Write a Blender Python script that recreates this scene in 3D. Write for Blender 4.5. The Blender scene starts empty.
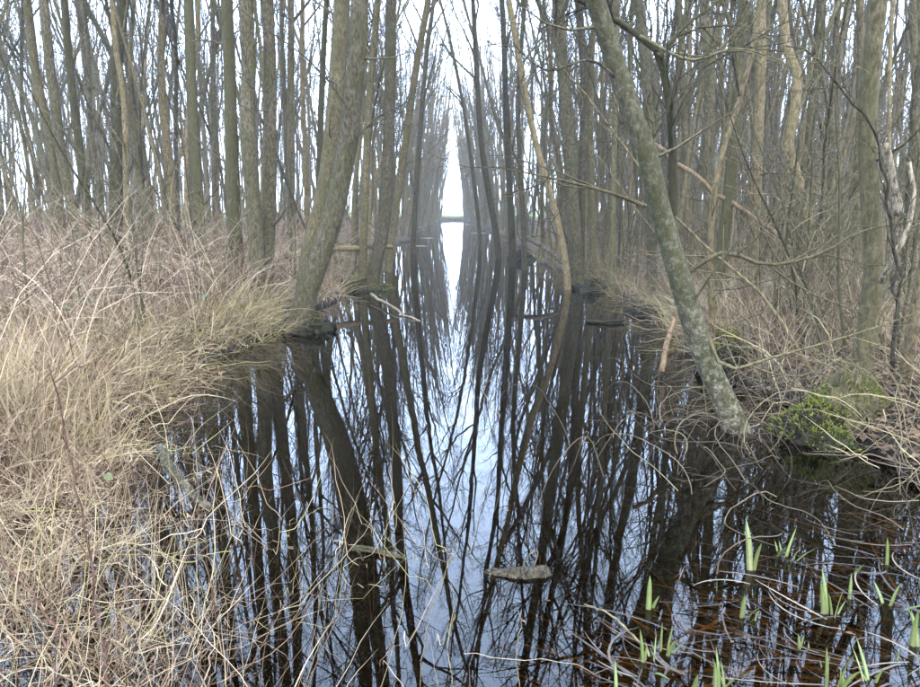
import bpy, math, random
import numpy as np
from mathutils import Vector, Matrix

# ------------------------------------------------------------------ camera, sky, sun, exposure
SC = bpy.context.scene
COL = SC.collection
W0, H0, FPX = 920.0, 687.0, 716.0          # photograph size and focal length in its pixels
CAMH = 1.5                                  # eye above the water
PITCH = math.atan((H0 / 2 - 209.0) / FPX)   # horizon sits high in the frame
YAW = -math.atan(8.0 / FPX)
cam_d = bpy.data.cameras.new("camera")
cam = bpy.data.objects.new("camera", cam_d)
COL.objects.link(cam)
cam.location = (0, 0, CAMH)
cam.rotation_euler = (math.pi / 2 - PITCH, 0, YAW)
cam_d.sensor_width = 36.0
cam_d.lens = FPX / W0 * 36.0
cam_d.clip_start = 0.05
cam_d.clip_end = 3000
SC.camera = cam

SUN_EL, SUN_AZ = math.radians(48), math.radians(160)
world = bpy.data.worlds.new("World")
SC.world = world
world.use_nodes = True
wn, wl = world.node_tree.nodes, world.node_tree.links
wn.clear()
w_out = wn.new("ShaderNodeOutputWorld")
w_bg = wn.new("ShaderNodeBackground")
w_sky = wn.new("ShaderNodeTexSky")
w_sky.sky_type = 'NISHITA'
w_sky.sun_disc = False
w_sky.sun_elevation = SUN_EL
w_sky.sun_rotation = SUN_AZ
w_sky.air_density = 1.0
w_sky.dust_density = 4.0
w_mix = wn.new("ShaderNodeMix")
w_mix.data_type = 'RGBA'
w_mix.inputs[0].default_value = 0.86        # thick, even cloud layer over the clear sky
w_mix.inputs[7].default_value = (8.3, 10.9, 15.6, 1)
wl.new(w_sky.outputs[0], w_mix.inputs[6])
wl.new(w_mix.outputs[2], w_bg.inputs[0])
w_bg.inputs[1].default_value = 0.13
wl.new(w_bg.outputs[0], w_out.inputs[0])

sun_d = bpy.data.lights.new("sun", 'SUN')
sun_d.energy = 0.9
sun_d.angle = math.radians(40)
sun_d.color = (1.0, 0.95, 0.88)
sun = bpy.data.objects.new("sun", sun_d)
COL.objects.link(sun)
sdir = Vector((math.sin(SUN_AZ) * math.cos(SUN_EL), math.cos(SUN_AZ) * math.cos(SUN_EL), math.sin(SUN_EL)))
sun.rotation_euler = sdir.to_track_quat('Z', 'Y').to_euler()
sun.location = (0, -5, 30)

SC.view_settings.view_transform = 'Standard'
SC.view_settings.look = 'None'
SC.view_settings.exposure = 2.6
SC.view_settings.gamma = 1.0
SC.view_settings.use_curve_mapping = False
SC.render.engine = 'CYCLES'
SC.cycles.use_denoising = True
SC.cycles.use_adaptive_sampling = True
SC.cycles.adaptive_threshold = .03
SC.cycles.adaptive_min_samples = 24
SC.cycles.max_bounces = 4
SC.cycles.diffuse_bounces = 2
SC.cycles.glossy_bounces = 2
SC.cycles.transparent_max_bounces = 6
SC.cycles.volume_bounces = 0

RNG = np.random.default_rng(7)

# ------------------------------------------------------------------ pixel -> place
_cr = Matrix.Rotation(YAW, 3, 'Z') @ Matrix.Rotation(math.pi / 2 - PITCH, 3, 'X')
def ray(px, py):
    return _cr @ Vector(((px - W0 / 2) / FPX, (H0 / 2 - py) / FPX, -1.0))
def gp(px, py, z=0.0):
    d = ray(px, py); s = (z - CAMH) / d.z
    return np.array((d.x * s, d.y * s, z))
def at(px, py, D):
    d = ray(px, py); s = D / d.y
    return np.array((d.x * s, D, CAMH + d.z * s))
def px2m(w, D):
    return w * D / FPX

# ------------------------------------------------------------------ mesh helpers
def unit(v):
    return v / (np.linalg.norm(v, axis=-1, keepdims=True) + 1e-9)

class MB:
    """collects tubes, ribbons and loose faces; build() links them as one mesh object"""
    def __init__(s):
        s.v = []; s.q = []; s.t = []; s.a = []; s.n = 0
    def _push(s, v, q, t=None, tint=None):
        s.v.append(v)
        if q is not None and len(q): s.q.append(q + s.n)
        if t is not None and len(t): s.t.append(t + s.n)
        s.a.append(np.full(len(v), 0.5) if tint is None else tint)
        s.n += len(v)
    def tubes(s, P, R, ns=4, tint=None, wob=None, cap=False):
        P = np.asarray(P, float); R = np.asarray(R, float)
        N, p, _ = P.shape
        T = np.empty_like(P)
        T[:, 1:-1] = P[:, 2:] - P[:, :-2]; T[:, 0] = P[:, 1] - P[:, 0]; T[:, -1] = P[:, -1] - P[:, -2]
        T = unit(T)
        ax = unit(P[:, -1] - P[:, 0])
        ref = np.where(np.abs(ax[:, :1]) < 0.6, np.array([[1., 0, 0]]), np.array([[0, 1., 0]]))
        U = unit(np.cross(T, ref[:, None, :])); V = np.cross(T, U)
        th = np.arange(ns) * 2 * math.pi / ns
        rr = np.repeat(R[:, :, None], ns, 2)
        if wob is not None: rr = rr * wob
        vs = P[:, :, None, :] + rr[..., None] * (U[:, :, None, :] * np.cos(th)[None, None, :, None] + V[:, :, None, :] * np.sin(th)[None, None, :, None])
        idx = np.arange(N * p * ns).reshape(N, p, ns)
        a = idx[:, :-1, :]; b = np.roll(a, -1, 2); d = idx[:, 1:, :]; c = np.roll(d, -1, 2)
        q = np.stack([a, b, c, d], -1).reshape(-1, 4)
        vs = vs.reshape(-1, 3)
        tn = None if tint is None else np.repeat(np.asarray(tint), p * ns)
        t = None
        if cap:
            cen = np.concatenate([P[:, 0], P[:, -1]])
            ci = len(vs) + np.arange(2 * N)
            f0 = np.stack([np.repeat(ci[:N, None], ns, 1), np.roll(idx[:, 0], -1, 1), idx[:, 0]], -1).reshape(-1, 3)
            f1 = np.stack([np.repeat(ci[N:, None], ns, 1), idx[:, -1], np.roll(idx[:, -1], -1, 1)], -1).reshape(-1, 3)
            vs = np.concatenate([vs, cen]); t = np.concatenate([f0, f1])
            if tn is not None: tn = np.concatenate([tn, np.tile(np.asarray(tint), 2)])
        s._push(vs, q, t, tn)
    def ribbons(s, P, Wd, rng, tint=None):
        P = np.asarray(P, float); N, p, _ = P.shape
        T = unit(P[:, -1] - P[:, 0])
        r = unit(rng.normal(size=(N, 3)))
        S = unit(np.cross(T, r))
        prof = np.interp(np.linspace(0, 1, p), [0, .3, .75, 1], [.75, 1, .7, .08])
        off = 0.5 * Wd[:, None, None] * prof[None, :, None] * S[:, None, :]
        vs = np.stack([P - off, P + off], 2).reshape(-1, 3)
        idx = np.arange(N * p * 2).reshape(N, p, 2)
        q = np.stack([idx[:, :-1, 0], idx[:, :-1, 1], idx[:, 1:, 1], idx[:, 1:, 0]], -1).reshape(-1, 4)
        s._push(vs, q, None, None if tint is None else np.repeat(tint, p * 2))
    def faces(s, v, q=None, t=None, tint=None):
        s._push(np.asarray(v, float), None if q is None else np.asarray(q), None if t is None else np.asarray(t), tint)
    def mesh(s, name, smooth=True):
        v = np.concatenate(s.v)
        q = np.concatenate(s.q) if s.q else np.zeros((0, 4), int)
        t = np.concatenate(s.t) if s.t else np.zeros((0, 3), int)
        me = bpy.data.meshes.new(name)
        me.vertices.add(len(v)); me.vertices.foreach_set("co", v.astype(np.float32).ravel())
        lv = np.concatenate([q.ravel(), t.ravel()]).astype(np.int32)
        ls = np.concatenate([np.arange(len(q)) * 4, len(q) * 4 + np.arange(len(t)) * 3]).astype(np.int32)
        me.loops.add(len(lv)); me.loops.foreach_set("vertex_index", lv)
        me.polygons.add(len(ls)); me.polygons.foreach_set("loop_start", ls)
        me.polygons.foreach_set("use_smooth", np.full(len(ls), smooth))
        at_ = me.attributes.new("tint", 'FLOAT', 'POINT')
        at_.data.foreach_set("value", np.concatenate(s.a).astype(np.float32))
        me.update(calc_edges=True)
        return me
    def build(s, name, mat, parent=None, smooth=True, loc=None):
        if loc is not None: s.v = [x - np.asarray(loc) for x in s.v]
        me = s.mesh(name, smooth)
        me.materials.append(mat)
        o = bpy.data.objects.new(name, me); COL.objects.link(o)
        if parent is not None: o.parent = parent
        elif loc is not None: o.location = loc
        return o

def tag(o, label=None, cat=None, group=None, kind=None):
    if label: o["label"] = label
    if cat: o["category"] = cat
    if group: o["group"] = group
    if kind: o["kind"] = kind
    return o
def thing(name, label, cat, loc=(0, 0, 0), group=None):
    o = bpy.data.objects.new(name, None); COL.objects.link(o); o.location = loc
    o.empty_display_size = 0.1
    return tag(o, label, cat, group)

def resample(pts, n):
    """smooth curve through the points, n samples"""
    pts = np.asarray(pts, float)
    if len(pts) == 2: return pts[0] + (pts[1] - pts[0]) * np.linspace(0, 1, n)[:, None]
    e = np.vstack([2 * pts[0] - pts[1], pts, 2 * pts[-1] - pts[-2]])
    out = []
    for i in range(1, len(e) - 2):
        p0, p1, p2, p3 = e[i - 1], e[i], e[i + 1], e[i + 2]
        u = np.linspace(0, 1, 12, endpoint=False)[:, None]
        out.append(.5 * ((2 * p1) + (p2 - p0) * u + (2 * p0 - 5 * p1 + 4 * p2 - p3) * u ** 2 + (3 * p1 - p0 - 3 * p2 + p3) * u ** 3))
    c = np.vstack(out + [pts[-1:]])
    L = np.concatenate([[0], np.cumsum(np.linalg.norm(np.diff(c, axis=0), axis=1))])
    s = np.linspace(0, L[-1], n)
    return np.stack([np.interp(s, L, c[:, k]) for k in range(3)], 1)

def snoise(x, y, seed=0, octs=4, f0=0.35):
    """cheap smooth noise from turned sine waves"""
    r = np.random.default_rng(seed); z = 0; a = 1.0; f = f0
    for _ in range(octs):
        for _ in range(3):
            th = r.uniform(0, 2 * math.pi); ph = r.uniform(0, 6.28)
            z = z + a / 3 * np.sin((x * math.cos(th) + y * math.sin(th)) * f * 2 * math.pi + ph)
        a *= .55; f *= 2.1
    return z

# ------------------------------------------------------------------ materials
ALB = .35                                   # overall reflectance of bark and dead stems, set against the bright cloud

DEAD = .43
WARM = (1.18, 1.0, .76)
def nodes(name):
    m = bpy.data.materials.new(name); m.use_nodes = True
    n, l = m.node_tree.nodes, m.node_tree.links
    b = n["Principled BSDF"]
    return m, n, l, b
def ramp(n, stops):
    r = n.new("ShaderNodeValToRGB"); e = r.color_ramp.elements
    while len(e) > 1: e.remove(e[-1])
    e[0].position, e[0].color = stops[0][0], (*stops[0][1], 1)
    for p, c in stops[1:]:
        x = e.new(p); x.color = (*c, 1)
    return r
def noise(n, l, vec, scale, detail=4, rough=.6):
    t = n.new("ShaderNodeTexNoise"); t.inputs["Scale"].default_value = scale
    t.inputs["Detail"].default_value = detail; t.inputs["Roughness"].default_value = rough
    l.new(vec, t.inputs["Vector"]); return t.outputs["Fac"]
def mixc(n, l, fac, a, b, blend='MIX'):
    m = n.new("ShaderNodeMix"); m.data_type = 'RGBA'; m.blend_type = blend
    for s, v in ((m.inputs[0], fac), (m.inputs[6], a), (m.inputs[7], b)):
        if hasattr(v, "links"): l.new(v, s)
        elif isinstance(v, (int, float)): s.default_value = v
        else: s.default_value = (*v, 1)
    return m.outputs[2]
def maprange(n, l, v, a, b, c=0., d=1.):
    m = n.new("ShaderNodeMapRange"); l.new(v, m.inputs[0])
    for i, x in enumerate((a, b, c, d)): m.inputs[i + 1].default_value = x
    return m.outputs[0]

def bark(name, dark, light, green=(0.10, 0.115, 0.035), gamt=.5, lichen=0., fur=1.0):
    m, n, l, b = nodes(name)
    tc = n.new("ShaderNodeTexCoord")
    oi = n.new("ShaderNodeObjectInfo")
    mp = n.new("ShaderNodeMapping"); mp.inputs["Scale"].default_value = (1, 1, .38)
    l.new(tc.outputs["Object"], mp.inputs[0])
    off = n.new("ShaderNodeVectorMath"); off.operation = 'ADD'
    l.new(mp.outputs[0], off.inputs[0]); l.new(oi.outputs["Random"], off.inputs[1])
    v = off.outputs[0]
    n1 = noise(n, l, v, 42, 8, .72)
    n2 = noise(n, l, tc.outputs["Object"], 2.6, 6, .7)
    n3 = noise(n, l, tc.outputs["Object"], 90, 4)
    r1 = ramp(n, [(.40, tuple(x * .75 for x in dark)), (.50, tuple((x + y) / 2 for x, y in zip(dark, light))), (.60, tuple(x * 1.1 for x in light))]); l.new(n1, r1.inputs[0])
    g = maprange(n, l, n2, .62 - gamt * .5, .78 - gamt * .3, 0, .85)
    c = mixc(n, l, g, r1.outputs[0], mixc(n, l, n1, tuple(x * .55 for x in green), tuple(x * 1.35 for x in green)))
    if lichen > 0:
        n4 = noise(n, l, tc.outputs["Object"], 22, 8, .75)
        li = maprange(n, l, n4, .56 - lichen * .10, .70 - lichen * .10, 0, .8)
        sz = n.new('ShaderNodeSeparateXYZ'); l.new(tc.outputs['Object'], sz.inputs[0])
        lm = n.new('ShaderNodeMath'); lm.operation = 'MULTIPLY'; l.new(li, lm.inputs[0]); l.new(maprange(n, l, sz.outputs['Z'], .3, 1.6, 1., .35), lm.inputs[1]); li = lm.outputs[0]
        c = mixc(n, l, li, c, mixc(n, l, n3, (.26, .27, .23), (.66, .67, .60)))
    rv = maprange(n, l, oi.outputs["Random"], 0, 1, .72 * ALB, 1.3 * ALB)
    hs = n.new("ShaderNodeHueSaturation"); hs.inputs["Saturation"].default_value = .86; l.new(c, hs.inputs["Color"]); l.new(rv, hs.inputs["Value"])
    l.new(mixc(n, l, 1.0, hs.outputs[0], WARM, "MULTIPLY"), b.inputs["Base Color"])
    b.inputs["Roughness"].default_value = .9
    b.inputs["Specular IOR Level"].default_value = .15
    h = n.new("ShaderNodeMath"); h.operation = 'ADD'; l.new(n1, h.inputs[0])
    h2 = n.new("ShaderNodeMath"); h2.operation = 'MULTIPLY'; h2.inputs[1].default_value = .35
    l.new(n3, h2.inputs[0]); l.new(h2.outputs[0], h.inputs[1])
    bp = n.new("ShaderNodeBump"); bp.inputs["Strength"].default_value = 1.0 * fur; bp.inputs["Distance"].default_value = .03
    l.new(h.outputs[0], bp.inputs["Height"]); l.new(bp.outputs[0], b.inputs["Normal"])
    return m
def tinted(name, stops, rough=.8, trans=0., spec=.2):
    """colour picked per blade, stem or leaf"""
    m, n, l, b = nodes(name)
    a = n.new("ShaderNodeAttribute"); a.attribute_name = "tint"
    r = ramp(n, stops); l.new(a.outputs["Fac"], r.inputs[0])
    tc = n.new("ShaderNodeTexCoord")
    f = noise(n, l, tc.outputs["Object"], 25, 3)
    c = mixc(n, l, 1.0, r.outputs[0], mixc(n, l, f, (.6 * DEAD,) * 3, (1.35 * DEAD,) * 3), 'MULTIPLY')
    c = mixc(n, l, 1.0, c, (1.13, .99, .84), 'MULTIPLY')
    l.new(c, b.inputs["Base Color"])
    b.inputs["Roughness"].default_value = rough; b.inputs["Specular IOR Level"].default_value = spec
    if trans:
        t = n.new("ShaderNodeBsdfTranslucent"); l.new(c, t.inputs[0])
        mx = n.new("ShaderNodeMixShader"); mx.inputs[0].default_value = trans
        l.new(b.outputs[0], mx.inputs[1]); l.new(t.outputs[0], mx.inputs[2])
        l.new(mx.outputs[0], n["Material Output"].inputs[0])
    return m

M = {}
M['grey'] = bark('bark_grey', (.075, .066, .047), (.24, .215, .16), gamt=.42)
M['green'] = bark('bark_green', (.06, .058, .03), (.16, .15, .09), (.095, .098, .04), gamt=.85)
M['tan'] = bark('bark_tan', (.13, .105, .06), (.33, .27, .165), (.20, .19, .075), gamt=.35, fur=.5)
M['olive'] = bark('bark_olive', (.10, .09, .05), (.25, .225, .13), (.125, .122, .055), gamt=.5, fur=.6)
M['dark'] = bark('bark_dark', (.045, .04, .033), (.15, .135, .11), gamt=.35)
M['lichen'] = bark('bark_lichen', (.06, .06, .04), (.15, .142, .10), (.095, .102, .042), gamt=.7, lichen=.75)
M['twig'] = bark('twig_bark', (.075, .062, .048), (.19, .165, .125), gamt=.35, fur=.2)
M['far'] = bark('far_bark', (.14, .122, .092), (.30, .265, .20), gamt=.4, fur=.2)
M['birch'] = bark('birch_bark', (.16, .13, .09), (.52, .47, .38), gamt=.0)
M['redstem'] = bark('briar_stem', (.09, .045, .035), (.20, .11, .08), gamt=.0, fur=.2)
M['wood'] = bark('bare_wood', (.15, .11, .065), (.30, .22, .14), gamt=.0, fur=.4)
M['wetwood'] = bark('wet_wood', (.04, .034, .026), (.19, .165, .12), gamt=.2, lichen=.35)
M['blackpeat'] = bark('black_roots', (.012, .010, .008), (.05, .042, .032), (.06, .085, .02), gamt=.3)
M['grass'] = tinted('dry_grass', [(0, (.07, .042, .03)), (.2, (.22, .14, .09)), (.5, (.46, .355, .23)), (.78, (.74, .63, .46)), (.9, (.46, .41, .20)), (1, (.38, .35, .15))], .75, .25)
M['sedge'] = tinted('olive_sedge', [(0, (.15, .105, .06)), (.3, (.28, .25, .12)), (.65, (.40, .36, .18)), (1, (.47, .41, .27))], .75, .2)
M['vine'] = tinted('dead_vine', [(0, (.045, .034, .024)), (.4, (.12, .095, .065)), (.8, (.24, .195, .13)), (1, (.26, .24, .13))], .85)
M['bramble'] = tinted('bramble_stems', [(0, (.11, .055, .038)), (.35, (.26, .19, .135)), (.7, (.47, .395, .30)), (1, (.62, .53, .39))], .85)
M['undergrowth'] = tinted('undergrowth_stems', [(0, (.12, .08, .055)), (.35, (.24, .18, .125)), (.7, (.38, .315, .22)), (1, (.44, .40, .24))], .85)
M['litter'] = tinted('leaf_litter', [(0, (.05, .034, .022)), (.4, (.16, .10, .065)), (.8, (.22, .158, .10)), (1, (.30, .23, .155))], .85)
M['iris'] = tinted('iris_green', [(0, (.30, .28, .12)), (.12, (.22, .30, .08)), (.5, (.28, .37, .11)), (1, (.46, .48, .25))], .45, .3, .4)
M['sunk'] = tinted('sunken_leaves', [(0, (.07, .055, .025)), (.6, (.27, .21, .09)), (1, (.6, .5, .25))], .7)
M['floatleaf'] = tinted('floating_leaves', [(0, (.05, .042, .034)), (.5, (.13, .11, .085)), (1, (.36, .31, .24))], .55, 0, .3)
M['moss'] = tinted('moss', [(0, (.06, .08, .015)), (.5, (.16, .22, .03)), (1, (.34, .38, .08))], .9, .2)
M['leaf'] = tinted('bramble_leaf', [(0, (.04, .10, .03)), (.6, (.08, .17, .05)), (1, (.22, .24, .06))], .45, .25, .4)

def mat_ground():
    m, n, l, b = nodes('forest_floor')
    g = n.new("ShaderNodeNewGeometry")
    n1 = noise(n, l, g.outputs["Position"], 3.0, 6, .7); n2 = noise(n, l, g.outputs["Position"], 28, 4, .7)
    r = ramp(n, [(.32, (.008, .006, .004)), (.5, (.035, .025, .017)), (.72, (.085, .063, .042))]); l.new(n2, r.inputs[0])
    c = mixc(n, l, maprange(n, l, n1, .55, .7, 0, .55), r.outputs[0], (.04, .042, .018))
    sp = n.new("ShaderNodeSeparateXYZ"); l.new(g.outputs["Position"], sp.inputs[0])
    wet = maprange(n, l, sp.outputs["Z"], -.02, .12)
    c = mixc(n, l, wet, (.003, .0024, .0018), c)
    n3 = noise(n, l, g.outputs["Position"], .05, 3)
    fld = mixc(n, l, n3, (.12, .21, .05), (.19, .27, .09))
    c = mixc(n, l, maprange(n, l, sp.outputs["Y"], 112, 116), c, fld)
    l.new(c, b.inputs["Base Color"]); b.inputs["Roughness"].default_value = .95; b.inputs["Specular IOR Level"].default_value = .1
    bp = n.new("ShaderNodeBump"); bp.inputs["Strength"].default_value = .7; bp.inputs["Distance"].default_value = .03
    l.new(n2, bp.inputs["Height"]); l.new(bp.outputs[0], b.inputs["Normal"])
    return m
def mat_water():
    m, n, l, b = nodes('still_water'); n.remove(b)
    g = n.new("ShaderNodeNewGeometry")
    a = noise(n, l, g.outputs["Position"], 1.6, 2, .5)
    bp = n.new("ShaderNodeBump"); bp.inputs["Strength"].default_value = .06; bp.inputs["Distance"].default_value = .02
    l.new(a, bp.inputs["Height"])
    gl = n.new("ShaderNodeBsdfGlossy"); gl.inputs["Roughness"].default_value = .0; gl.inputs["Color"].default_value = (1, 1, 1, 1)
    l.new(bp.outputs[0], gl.inputs["Normal"])
    tr = n.new("ShaderNodeBsdfTransparent"); tr.inputs[0].default_value = (.36, .24, .08, 1)
    fr = n.new("ShaderNodeFresnel"); fr.inputs["IOR"].default_value = 1.34
    l.new(bp.outputs[0], fr.inputs["Normal"])
    mx = n.new("ShaderNodeMixShader"); l.new(fr.outputs[0], mx.inputs[0]); l.new(tr.outputs[0], mx.inputs[1]); l.new(gl.outputs[0], mx.inputs[2])
    l.new(mx.outputs[0], n["Material Output"].inputs[0])
    return m
M['ground'] = mat_ground(); M['water'] = mat_water()

# ------------------------------------------------------------------ setting: ground, water
END = 100.0
def xl(y): return -2.2 + .22 * np.sin(y * .55 + 1) + .13 * np.sin(y * 1.7) - .55 * np.exp(-((y - 2.2) / 2.2) ** 2) + np.interp(y, [55, 100], [0, .85])
def xr(y): return 2.72 + .2 * np.sin(y * .47 + 2) + .12 * np.sin(y * 1.45 + .5) - .35 * np.clip((y - 25) / 60, 0, 1) - np.interp(y, [55, 100], [0, .75])
def gz(x, y):
    x = np.asarray(x, float); y = np.asarray(y, float)
    d = np.maximum(np.maximum(xl(y) - x, x - xr(y)), np.maximum(.9 - y, y - END))
    z = np.interp(d, [-1.2, -.5, -.12, 0, .12, .5, 1.5], [-.6, -.45, -.14, -.02, .09, .19, .22])
    land = np.clip(d / .5, 0, 1)
    n = snoise(x, y, 3, 4, .16)
    return z + n * (.03 + .05 * land) + np.where(y > END, .25 * np.clip(1 - np.abs(y - END - 5) / 5, 0, 1), 0)

def axis(parts):
    return np.unique(np.concatenate([np.arange(a, b, s) for a, b, s in parts]))
gx = axis([(-900, -60, 60), (-60, -12, 1.5), (-12, -4, .4), (-4, 4.5, .1), (4.5, 12, .4), (12, 60, 1.5), (60, 901, 60)])
gy = axis([(-60, -4, 4), (-4, 0, .5), (0, 8, .1), (8, 20, .2), (20, 60, .6), (60, 130, 1.2), (130, 300, 10), (300, 1501, 100)])
GX, GY = np.meshgrid(gx, gy)
gv = np.stack([GX, GY, gz(GX, GY)], -1).reshape(-1, 3)
ii = np.arange(len(gv)).reshape(len(gy), len(gx))
gq = np.stack([ii[:-1, :-1], ii[:-1, 1:], ii[1:, 1:], ii[1:, :-1]], -1).reshape(-1, 4)
mb = MB(); mb.faces(gv, gq)
tag(mb.build('ground', M['ground']), 'brown leaf-littered forest floor running out to a green field', None, None, 'structure')
mb = MB()
wx, wy = np.linspace(-4.2, 4.6, 3), np.linspace(-.2, END + 2, 3)
WX, WY = np.meshgrid(wx, wy); wi = np.arange(9).reshape(3, 3)
mb.faces(np.stack([WX, WY, WX * 0], -1).reshape(-1, 3), np.stack([wi[:-1, :-1], wi[:-1, 1:], wi[1:, 1:], wi[1:, :-1]], -1).reshape(-1, 4))
tag(mb.build('water', M['water']), 'still dark ditch water mirroring the bare trees', None, None, 'structure')

# ------------------------------------------------------------------ trees
def spawn(rng, P, R, k, t0, t1, length, ang, up, npts, rfac, rtip, wig=.22, shrink=.6):
    N, p, _ = P.shape
    t = t0 + (t1 - t0) * (np.arange(k)[None, :] + rng.random((N, k))) / k
    f = t * (p - 1); i = np.clip(f.astype(int), 0, p - 2); u = (f - i)[..., None]
    ar = np.arange(N)[:, None]
    A, B = P[ar, i], P[ar, i + 1]
    pos = A + (B - A) * u; T = unit(B - A)
    r = R[ar, i] + (R[ar, i + 1] - R[ar, i]) * u[..., 0]
    rnd = rng.normal(size=pos.shape); perp = unit(rnd - (rnd * T).sum(-1, keepdims=True) * T)
    a = np.radians(np.clip(rng.normal(ang[0], ang[1], (N, k)), 8, 120))[..., None]
    d = np.cos(a) * T + np.sin(a) * perp
    L = np.asarray(length) * (1 - shrink * (t - t0) / max(t1 - t0, 1e-6)) * rng.uniform(.55, 1.25, (N, k))
    pts = [pos]; step = (L / (npts - 1))[..., None]
    for j in range(npts - 1):
        d = unit(d + rng.normal(0, wig, d.shape) + np.array([0, 0, up]))
        pts.append(pts[-1] + d * step)
    Q = np.stack(pts, 2).reshape(N * k, npts, 3)
    r0 = np.maximum(np.minimum(r * rfac, L * .014 + rtip), rtip).reshape(-1, 1)
    rad = r0 + (rtip * .6 - r0) * np.linspace(0, 1, npts)[None, :] ** .8
    return Q, rad, L.reshape(-1, 1)

def trunk_mesh(mb, rng, P, r0, rtop, ns=12, flare=.5, knob=.07, taper=.8):
    n = len(P); s = np.linspace(0, 1, n)
    Ls = np.concatenate([[0], np.cumsum(np.linalg.norm(np.diff(P, axis=0), axis=1))])
    R = rtop + (r0 - rtop) * (1 - s) ** taper
    th = np.arange(ns) * 2 * math.pi / ns
    k = rng.integers(3, 6); ph = rng.uniform(0, 6.28)
    fl = flare * np.exp(-Ls / .16)[:, None] * (1 + .45 * np.cos(k * th + ph)[None, :])
    nz = knob * (snoise(th[None, :] * .6 * np.ones((n, 1)), Ls[:, None] * .9 * np.ones((1, ns)), int(rng.integers(1e6)), 3, .3))
    mb.tubes(P[None], R[None], ns, wob=(1 + fl + nz)[None])
    return R

def crown_mesh(mb, rng, P, R, H, nl=20, lod=0, tmin=.33, spread=1., dead=8, rt=.003):
    """ascending limbs, side branches and fine twigs along a trunk path"""
    P1, R1 = P[None], R[None]
    L1 = .24 * H * spread
    a, ra, La = spawn(rng, P1, R1, nl, tmin, .985, L1, (30, 9), .09, 7, .55, rt * 1.6, .13, .72)
    b, rb, Lb = spawn(rng, a, ra, (6, 5, 4)[lod], .18, .97, .42 * La, (42, 13), .07, 5, .7, rt * 1.2, .2, .55)
    mb.tubes(a, ra, (5, 4, 3)[lod]); mb.tubes(b, rb, 3)
    if lod < 2:
        c, rc, Lc = spawn(rng, b, rb, (5, 4)[lod], .15, .98, .45 * Lb + .12, (42, 14), .05, 4, .75, rt, .25, .5)
        mb.tubes(c, rc, 3)
        if lod == 0:
            d, rd, Ld = spawn(rng, c, rc, 2, .2, .9, .5 * Lc, (45, 14), .03, 3, .8, rt * .8, .25, .4)
            mb.tubes(d, rd, 3)
    if dead:
        e, re, Le = spawn(rng, P1, R1, dead, .05, tmin + .05, .9, (70, 16), .05, 5, .2, rt, .22, .2)
        f, rf, _ = spawn(rng, e, re, 3, .25, .95, .4 * Le, (45, 14), .03, 4, .8, rt * .8, .2, .4)
        mb.tubes(e, re, 4); mb.tubes(f, rf, 3)

def extend_up(pts, H, rng, lean=(0, 0), wob=.35):
    """carry a traced stem on from the frame edge up to its full height"""
    pts = [np.asarray(p, float) for p in pts]
    d = unit(pts[-1] - pts[-2])
    n = 6; st = (H - pts[-1][2]) / n
    for i in range(n):
        d = unit(d * .75 + .25 * np.array([d[0] * .6 + lean[0], lean[1], 1.]) + np.append(rng.normal(0, .05 * wob * 2, 2), 0))
        pts.append(pts[-1] + d / max(d[2], .5) * st)
    return pts

TREES = {}
def traced_tree(name, label, mat, D, wpx, pts, H, group, seed, base_z=None, wtop=None, nl=13, spread=1., dead=7,
                limbs=(), ns=14, flare=.45, taper=.8, lean=(0, 0), dy=.0, cat='tree', lod=0, extra=()):
    """a tree whose stem outline was read off the photograph, stood at distance D; pts from top to base"""
    rng = np.random.default_rng(seed)
    P = [at(px, py, D + dy * i / max(len(pts) - 1, 1)) for i, (px, py) in enumerate(reversed(pts))]
    for p in P[1:]: p[1] += rng.normal(0, .05)
    zg = float(gz(P[0][0], P[0][1])) - .12 if base_z is None else base_z
    if P[0][2] > zg + .05:
        s = P[0] - P[1]; s = s / max(-s[2], .2) * .6
        k = P[0][2] - zg
        P.insert(0, P[0] + np.array([s[0] * k * .7, 0, -k]))
    P = extend_up(P, H, rng, lean)
    n = 34
    P = resample(P, n)
    root = thing(name, label, cat, tuple(P[0]), group)
    P = P - P[0]
    r0 = px2m(wpx, D) / 2 * (.78 if group in (LW, RW) else .88)
    mb = MB(); R = trunk_mesh(mb, rng, P, r0, .012, ns, flare, taper=taper)
    mb.build('trunk', M[mat], root)
    cm = MB(); crown_mesh(cm, rng, P, R, H, nl, lod, spread=spread, dead=dead)
    cm.build('crown', M['twig'], root)
    off = np.array(root.location)
    for lp in limbs:                                             # (D, radius m, pts from its foot outwards)
        lD, lr, lpts = lp[:3]
        lm = MB()
        q = [at(px, py, lD if np.isscalar(lD) else lD[i]) for i, (px, py) in enumerate(lpts)]
        q = resample(q, 14) - off
        rr = lr * (1 - (.62 if lr > .03 else .82) * np.linspace(0, 1, 14))
        lm.tubes(q[None], rr[None], 7)
        a, ra, La = spawn(rng, q[None], rr[None], 9, .2, .97, .8, (45, 15), .04, 6, .6, .003, .2, .5)
        b, rb, _ = spawn(rng, a, ra, 4, .2, .95, .4 * La, (45, 15), .03, 4, .8, .0025, .22, .4)
        lm.tubes(a, ra, 4); lm.tubes(b, rb, 3)
        lm.build('limb', M[lp[3] if len(lp) > 3 else mat], root)
    TREES[label] = root
    return root

LB, RB = 'trees along the grassy bank', 'trees along the mossy bank'
LW, RW = 'trunks in the wood behind the dry grass', 'trunks in the wood behind the sedge bank'
T = traced_tree
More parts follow.
